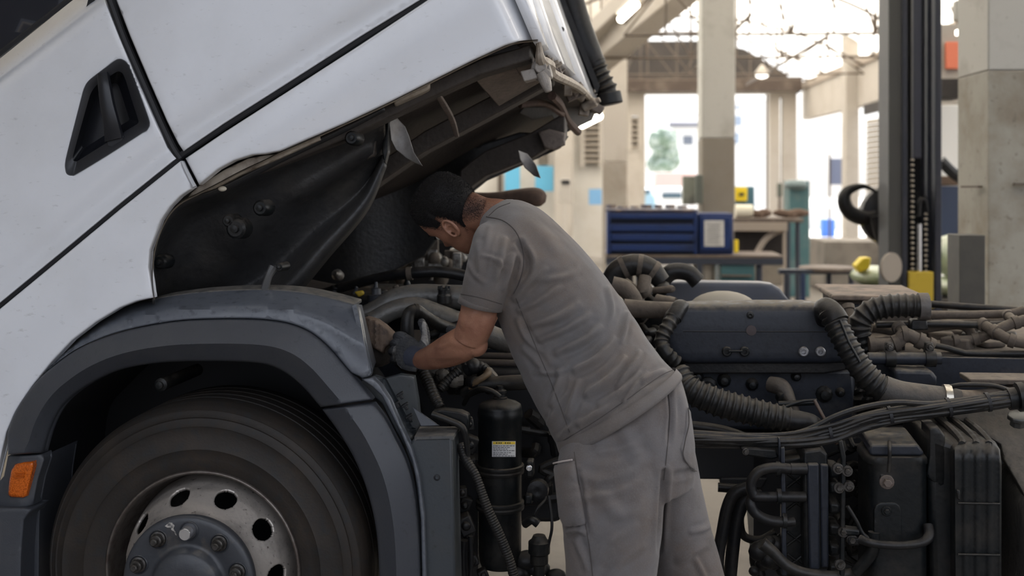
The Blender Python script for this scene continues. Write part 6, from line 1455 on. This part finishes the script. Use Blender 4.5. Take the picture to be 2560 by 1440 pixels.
o = wb('yard_kerb', 1840, 520, 2100, 612, 42, .3, M_ow); tag(o, 'white yard wall seen beside the dark lift post', 'wall')
c_ = thing('parked_car', 'small pale blue car parked outside beyond the gate', 'car', tuple(W(1608, 520, 40) * [1, 1, 0]))
b = MB()
b.rings([[W(x, y, 40) for x, y in ((1580, 576), (1582, 488), (1592, 482), (1600, 470), (1620, 470), (1632, 484), (1640, 492), (1640, 576))], [W(x, y, 40) + BL * 1.6 for x, y in ((1580, 576), (1582, 488), (1592, 482), (1600, 470), (1620, 470), (1632, 484), (1640, 492), (1640, 576))]]); b.build('body', mat('car_blue', (.35, .52, .62), .3), c_, bevel=.1)
wb('windscreen', 1594, 474, 1626, 484, 39.9, .1, mat('car_glass', (.08, .12, .15), .1), c_)
v_ = thing('parked_van', 'white van with dark windows parked outside, left of the middle column', 'van', tuple(W(1680, 520, 38) * [1, 1, 0]))
wb('body', 1648, 468, 1722, 578, 38, 2, M_ow, v_, bevel=.1); wb('windscreen', 1655, 482, 1704, 496, 37.9, .1, mat('car_glass', ()), v_)
# things by the gate and along the bright side
o = wb('wall_box', 1708, 440, 1740, 512, 14.6, .2, mat('box_greygreen', (.26, .27, .22), .6, noise=[(5, (.15, .15, .13), .45, .6)])); tag(o, 'grey-green electrical box beside the middle column, above the blue drawers', 'box')
o = wb('wall_box', 1740, 437, 1757, 510, 14.35, .15, mat('box_dark', (.10, .11, .09), .6)); tag(o, 'dark narrow electrical box fixed to the middle column', 'box')
M_low = mat('worn_masonry', (.19, .165, .135), .85, noise=[(2, (.10, .085, .07), .45, .7)])
g = thing('fuel_pump', 'tall teal green pump cabinet by the bright gateway', 'pump', tuple(W(1998, 640, 17)))
wb('body', 1974, 452, 2024, 742, 17, .5, mat('teal_paint', (.05, .12, .125), .5, noise=[(4, (.10, .15, .145), .5, .7)]), g); wb('head', 1972, 450, 2022, 476, 16.9, .5, mat('pump_head', (.12, .16, .16), .5), g, bevel=.08)
o = wb('yellow_sign', 1838, 468, 1868, 503, 15.93, .05, mat('sign_yellow', (.85, .62, .02), .5)); tag(o, 'small square yellow sign right of the middle column', 'sign')
b = MB(); b.box(W(1854, 486, 15.92), (.035, .01, .02)); b.build('printed_mark', M_gap, o)
o = wb('teal_cabinet', 1838, 466, 1886, 761, 16, .4, mat('teal_dark', (.06, .15, .20), .5)); tag(o, 'dark teal cabinet behind the yellow sign', 'cabinet')
o = wb('gate_post', 1915, 236, 1920, 676, 22, .05, M_truss); tag(o, 'thin dark vertical post in the bright gateway', 'post')
o = wb('post_box', 1944, 458, 1956, 492, 22, .1, mat('box_dark', ())); b = MB(); b.box([W(1950, 0, 22)[0], 22.05, W(0, 492, 22)[2] / 2], (.02, .02, W(0, 492, 22)[2] / 2)); b.build('stand', M_truss, o); tag(o, 'little dark box on a thin stand in the bright gateway before the teal pump', 'box')
o = wb('crate', 2055, 548, 2088, 593, 35, .3, mat('crate_blue', (.06, .18, .62), .5)); tag(o, 'bright blue crate on the sunlit floor near the gateway', 'crate')
o = wb('cloth_banner', 2076, 396, 2108, 462, 26, .03, mat('banner_blue', (.17, .20, .30), .7)); b = MB(); b.box([W(2074, 0, 26)[0], 26.0, W(0, 385, 26)[2] / 2], (.02, .02, W(0, 385, 26)[2] / 2)); b.build('banner_pole', M_truss, o); tag(o, 'dark blue-grey cloth hanging in the glare by the side wall', 'banner')
o = wb('concrete_step', 2064, 604, 2240, 734, 17.5, 1.2, M_low); tag(o, 'raised concrete step behind the round table', 'step')
o = wb('low_wall', 1860, 640, 2240, 712, 19, .5, M_low); tag(o, 'low worn masonry ledge across the back of the workshop', 'ledge')
# orange sign and window on the right wall past the post
o = wb('orange_sign', 2366, 104, 2404, 172, 10.84, .05, mat('orange_paint', (.80, .22, .12), .6)); tag(o, 'orange rectangular sign on the wall between lift post and near column', 'sign')
o = wb('wall_lamp', 2396, 72, 2406, 86, 10.2, .1, mat('globe_lit', ())); tag(o, 'small lit lamp above the orange sign', 'lamp')
o = wb('hanging_bracket', 2390, 0, 2402, 50, 9.8, .1, M_conc); tag(o, 'grey bracket hanging from the roof beside the near column', 'bracket')
structure(wb('wall_right', 2340, 60, 2420, 262, 10.9, .1, M_plas)); o = wb('shelf_machine', 2350, 196, 2410, 246, 10.3, .4, M_dkwall); tag(o, 'dark machinery on a ledge between lift post and near column', 'machine')
o = wb('stored_tyre', 2350, 465, 2410, 640, 10.2, .6, mat('navy_cover', (.03, .045, .09), .5)); tag(o, 'dark blue machine body standing behind the lift post', 'machine'); o.name = 'machine_body'
structure(wb('window_1', 2352, 262, 2408, 470, 10.8, .05, mat('frosted_pane', (.85, .84, .80), .4)))
b = MB(); b.tube([W(2352, 402, 10), W(2380, 430, 10), W(2412, 452, 10)], .05, 8, 4); tag(b.build('black_lever', M_gap), 'black bent arm crossing the bright pane behind the lift post', 'arm')
o = wb('brown_crate', 2350, 440, 2406, 464, 10.2, .4, mat('crate_brown', (.13, .085, .06), .8)); tag(o, 'brown wooden crate on top of the dark blue machine behind the lift post', 'crate')
for (x, y, rx, ry, l) in ((2378, 640, 36, 54, 'big glossy pale green bag bulging beside the near column, upper of two'), (2376, 716, 40, 26, 'lower pale green bag under the upper one beside the near column'), (2190, 690, 60, 26, 'pale green sack lying slumped left of the lift post')):
    b = MB(); cc = W(x, y, 9.6); b.sphere(cc, 1, 14, (rx / F * 9.6, .3, ry / F * 9.6)); o = b.build('plastic_bag', mat('bag_green', (.32, .38, .22), .25, noise=[(6, (.5, .52, .38), .45, .65)], bump=[(7, .9)])); tag(o, l, 'bag', 'pale green bags')

# lift post in front of all this
lp = thing('lift_post', 'tall dark steel vehicle lift post with chains and a yellow foot guard', 'vehicle lift', tuple(W(2290, HY, 8.6) * [1, 1, 0]))
M_post = mat('post_blue_black', (.018, .021, .034), .5, noise=[(5, (.035, .035, .045), .5, .75)]); M_postg = mat('post_grey', (.05, .05, .047), .55, noise=[(3, (.05, .05, .05), .45, .7)])
def lb_(name, x0, x1, y0, y1, Y, d, m, bevel=.004):
    a, c = W(x0, y0, Y), W(x1, y1, Y); b = MB(); b.box((a + c) / 2 + BL * d / 2, ((c[0] - a[0]) / 2, d / 2, (a[2] - c[2]) / 2), BR, BL, UP); return b.build(name, m, lp, bevel=bevel)
yb = HY + F * CH / 8.6
lb_('post_flange', 2222, 2258, -200, yb, 8.6, .30, M_postg); lb_('post_flange', 2256, 2268, -200, yb, 8.58, .02, M_post)
lb_('post_back', 2262, 2352, -200, yb, 8.95, .03, M_gap)
lb_('post_flange', 2338, 2354, -200, yb, 8.58, .36, M_post); lb_('guide_rail', 2284, 2304, -200, 395, 8.66, .06, mat('guide_blue', (.035, .038, .058), .5)); lb_('guide_rail', 2318, 2330, -200, yb, 8.7, .06, M_post)
lb_('foot_guard', 2273, 2333, 680, 770, 8.55, .10, mat('guard_yellow', (.50, .36, .03), .6, noise=[(10, (.25, .17, .05), .5, .7)]))
for px in (2281, 2315):
    for k in range(32):
        y = 400 + k * 13.0 if px == 2281 else 535 + k * 13.0
        if y > 680: break
        b = MB(); b.sphere(W(px, y, 8.62), .0135, 6, (1.2, .8, .8)); b.build('chain_link', mat('chain_steel', (.35, .31, .26), .4, metal=.5), lp)
b = MB(); b.cyl(W(2298, 690, 8.62), W(2298, 560, 8.62), .02, 10); b.build('lift_rod', M_chrome, lp)
b = MB(); b.tube([W(2296, 540, 8.62), W(2300, 505, 8.62), W(2312, 500, 8.62), W(2318, 530, 8.62)], .02, 10, 5); b.build('lift_hose', M_black, lp)
b = MB(); cc = W(2230, 540, 9.1); b.lathe(cc, [0, -1, 0], [(.02, -.1), (.24, -.1), (.24, 0), (.20, .02), (.05, .03), (0, .03)], 28)
fo = b.build('drum', M_black, None); tag(fo, 'black round cable drum on the left side of the lift post', 'drum')
b = MB(); cr_ = W(2168, 508, 9.1); b.tube([W(2195, 482, 9.1), W(2160, 466, 9.1), W(2122, 476, 9.1), W(2110, 500, 9.1), W(2124, 530, 9.1), W(2160, 545, 9.1), W(2190, 535, 9.1)], [.012, .02, .04, .055, .06, .06, .04], 12, 6); tag(b.build('hose_coil', M_black), 'thick black hose looping out left of the cable drum', 'hose')
b = MB(); b.tube([W(2190, 540, 9.0), W(2200, 590, 9.0), W(2215, 620, 9.0), W(2225, 660, 9.0), W(2215, 720, 9.0)], [.05, .045, .05, .06, .06], 12, 6); tag(b.build('hose_bundle', M_black), 'black hose bundle hanging down the left edge of the lift post', 'hose')
b = MB(); b.lathe(W(2225, 668, 8.5), [.6, -1, 0], [(.11, 0), (.11, .02), (0, .02)], 20); tag(b.build('round_plate', mat('plate_dust', (.30, .26, .22), .8)), 'dusty round plate leaning against the foot of the lift post', 'plate')
# the pieces of a yellow chock
b = MB(); b.rings([[W(x, y, 9.4) for x, y in ((2140, 665), (2158, 645), (2178, 644), (2174, 672), (2150, 682))], [W(x, y, 9.4) + BL * .15 for x, y in ((2140, 665), (2158, 645), (2178, 644), (2174, 672), (2150, 682))]]); tag(b.build('yellow_chock', mat('chock_yellow', (.80, .60, .03), .5), bevel=.01), 'bright yellow wedge lying between the round table and the lift post', 'wheel chock')

# bench with the blue drawers
Yb = 12.3
bn = thing('workbench', 'long dark steel workbench carrying the blue tool drawers', 'workbench', tuple(W(1740, 650, Yb) * [1, 1, 0]))
def at12(name, x0, y0, x1, y1, d, m, parent, Y=Yb, bevel=.006):
    b = MB(); a, c = W(x0, y0, Y), W(x1, y1, Y); b.box((a + c) / 2 + BL * d / 2, (abs(c[0] - a[0]) / 2, d / 2, abs(c[2] - a[2]) / 2), BR, BL, UP); return b.build(name, m, parent, bevel=bevel)
M_bench = mat('bench_steel', (.030, .035, .05), .5); M_btop = mat('bench_top', (.12, .09, .07), .7, noise=[(5, (.20, .165, .135), .5, .7)])
at12('bench_top', 1515, 638, 1956, 645, .75, M_btop, bn); at12('bench_apron', 1515, 645, 1956, 662, .05, M_bench, bn)
ybf = HY + F * CH / Yb
for x in (1517, 1742, 1892): at12('leg', x, 660, x + 14, ybf, .08, M_bench, bn)
at12('lower_shelf', 1520, 735, 1900, 742, .7, M_bench, bn)
at12('under_bench_cabinet', 1802, 660, 1886, 735, .5, mat('teal_bench', (.05, .13, .14), .5), bn); at12('cabinet_shelf', 1804, 688, 1880, 692, .5, M_btop, bn, Yb - .05)
dw = thing('tool_drawers', 'wide blue metal tool chest with four drawers standing on the workbench', 'tool chest', tuple(W(1630, 636, Yb)))
M_blue = mat('tool_blue', (.003, .022, .11), .45, noise=[(4, (.004, .012, .05), .5, .75)]); M_bluet = mat('tool_blue_top', (.05, .045, .07), .6, noise=[(8, (.2, .14, .10), .5, .65)])
at12('carcass', 1517, 530, 1742, 636, .5, M_blue, dw, Yb + .12); at12('chest_top', 1515, 524, 1745, 530, .55, M_bluet, dw, Yb + .08)
at12('side_frame', 1517, 530, 1526, 636, .5, M_blue, dw, Yb + .05); at12('side_frame', 1734, 530, 1743, 636, .5, M_blue, dw, Yb + .05)
at12('gap_shadow', 1526, 545, 1734, 636, .02, mat('drawer_gap', (.006, .01, .03), .6), dw, Yb + .10)
for k, y in enumerate((534, 561, 585, 611)): at12('drawer', 1527, y, 1733, y + (13 if k == 0 else 17), .05, M_blue, dw, Yb + .04)
for k in range(7):
    b = MB(); hh = rng.uniform(.01, .022); c = W(1530 + k * 30, 524, Yb + .1); c = c + np.array([0, .15, hh + .012]); b.box(c, (rng.uniform(.03, .055), .05, hh), (.9, .3, 0), (-.3, .9, 0), UP)
    tag(b.build('loose_part', M_bluet, bevel=.005), 'small grimy metal part lying on top of the blue tool chest', 'part', 'small parts on the tool chest')
dw2 = thing('blue_cabinet', 'square blue metal cabinet with a white sheet on its door, below the middle column', 'cabinet', tuple(W(1785, 636, Yb)))
at12('body', 1746, 534, 1832, 636, .5, M_blue, dw2, Yb + .1); at12('door', 1752, 542, 1826, 626, .05, mat('tool_blue', ()), dw2, Yb + .05)
o = at12('notice_sheet', 1761, 551, 1810, 616, .004, mat('paper_sheet', (.62, .60, .56), .7, noise=[(25, (.45, .43, .40), .5, .7)]), None, Yb + .044, 0); tag(o, 'white printed sheet stuck on the blue cabinet door', 'notice')
b = MB()
for k in range(11): b.box(W(1785 - (k % 3), 558 + k * 5, Yb + .040), (.085 - .012 * (k % 3), .002, .003), BR, BL, UP)
b.build('printed_lines', mat('faint_ink', (.36, .35, .34), .7), o)
o = at12('spray_bottle', 1836, 600, 1846, 632, .05, mat('sign_yellow', ()), None); tag(o, 'small yellow bottle on the bench right of the blue cabinet', 'bottle')
# second bench frame to the right
b2t = thing('shelf_frame', 'brown topped steel frame table behind the workbench, heaped with rags', 'table', tuple(W(1900, 560, 13.2) * [1, 1, 0]))
at12('table_top', 1836, 546, 2008, 556, .6, M_btop, b2t, 13.2); at12('front_panel', 1836, 556, 1968, 578, .04, mat('cream_strip', (.36, .30, .24), .7), b2t, 13.2)
for x in (1966, 1990): at12('leg', x, 556, x + 10, HY + F * CH / 13.2, .06, M_bench, b2t, 13.2)
at12('leg', 1958, 578, 1966, HY + F * CH / 13.2, .06, mat('cream_strip', ()), b2t, 13.2)
b = MB(); b.tube([W(1888, 640, 13.3), W(1912, 600, 13.3), W(1940, 580, 13.3), W(1966, 574, 13.3)], .035, 8, 5); b.build('curved_brace', mat('cream_strip', ()), b2t)
at12('back_panel', 1836, 578, 1960, 640, .03, M_dkwall, b2t, 13.6)
for (x, y, r_, l) in ((1978, 540, .14, 'brown rag heap on the right end of the frame table'), (1900, 543, .09, 'dark rag on the middle of the frame table')):
    b = MB(); b.tube([W(x, 546, 13.45) + BR * r_ * q_ + UP * (.035 + .03 * abs(math.sin(q_ * 5))) for q_ in (-1.5, -1.0, -.5, 0, .4, .9, 1.5)], [.02, .045, .05, .07, .055, .05, .02], 10, 4); tag(b.build('rag', mat('rag_brown', (.13, .085, .06), .9, bump=[(12, .9)])), l, 'rag')
b = MB(); b.lathe(W(1838, 546, 13.45) + UP * .084, BR, [(.08, 0), (.08, .20), (.02, .20)], 16); tag(b.build('light_roll', mat('roll_cream', (.75, .70, .55), .6)), 'pale roll lying on the frame table right of the middle column', 'roll')
# bucket and tins under the bench
b = MB(); cc = W(1760, 735, 12.5); b.lathe(cc, UP, [(.09, .005), (.125, .33), (.13, .34)], 20); tag(b.build('bucket', mat('bucket_cream', (.42, .37, .30), .7)), 'cream plastic bucket in front of the workbench', 'bucket')
for x, l in ((1683, 'small yellow tin on the shelf under the blue drawers'), (1708, 'orange-yellow tin nearer the bucket, under the workbench')):
    b = MB(); b.lathe(W(x, 680, 12.4), UP, [(.03, -.06), (.035, .04), (.02, .06)], 12); tag(b.build('tin', mat('tin_yellow', (.6, .40, .04), .5)), l, 'tin', 'tins under the bench')
# round table
rt = thing('round_table', 'round brown-topped table with dark blue legs right of the workbench', 'table', tuple(W(2050, 700, 11.2) * [1, 1, 0]))
cT = W(2068, 668, 11.2); rT = 70 / F * 11.2
b = MB(); b.lathe(cT - UP * .03, UP, [(rT * .98, 0), (rT, .004), (rT, .03), (rT * .96, .035), (0, .036)], 40); b.build('table_top', M_btop, rt)
at12('apron', 1950, 674, 2140, 686, .1, M_bench, rt, 11.0)
for x in (2003, 2068, 2124, 1962): at12('leg', x, 684, x + 11, HY + F * CH / 11.0, .06, mat('leg_blue', (.02, .035, .09), .5) if x == 2003 else M_bench, rt, 11.0 if x != 2068 else 11.3)
# boxes standing on the bench's lower shelf
zsh = W(0, 735, Yb)[2] + .004
for px, hw2, hh, m_, l in ((1560, .10, .16, M_dkwall, 'dark brown box on the lower bench shelf, farthest along towards the pale pillars'), (1608, .08, .10, M_bench, 'low dark blue-grey box on the lower bench shelf beside the dark brown box'), (1655, .09, .13, mat('teal_bench', ()), 'dull teal box on the lower bench shelf below the drawers'), (1838, .08, .08, M_dkwall, 'small dark box on the lower bench shelf between bucket and bench leg')):
    b = MB(); c = W(px, 735, 12.65); c[2] = zsh + hh; b.box(c, (hw2, .10, hh)); tag(b.build('stored_box', m_, bevel=.01), l, 'box')
def prop(name, x, y, Y, hw2, dd, m, l, cat):
    c = W(x, y, Y); b = MB(); b.box([c[0], c[1], c[2] / 2], (hw2, dd, c[2] / 2)); tag(b.build(name, m, bevel=.01), l, cat)
prop('storage_crate', 2378, 742, 9.6, .14, .25, M_dkwall, 'dark crate under the two stacked pale green bags', 'crate')
prop('storage_crate', 2190, 716, 9.6, .20, .22, M_dkwall, 'dark crate carrying the slumped pale green sack', 'crate')
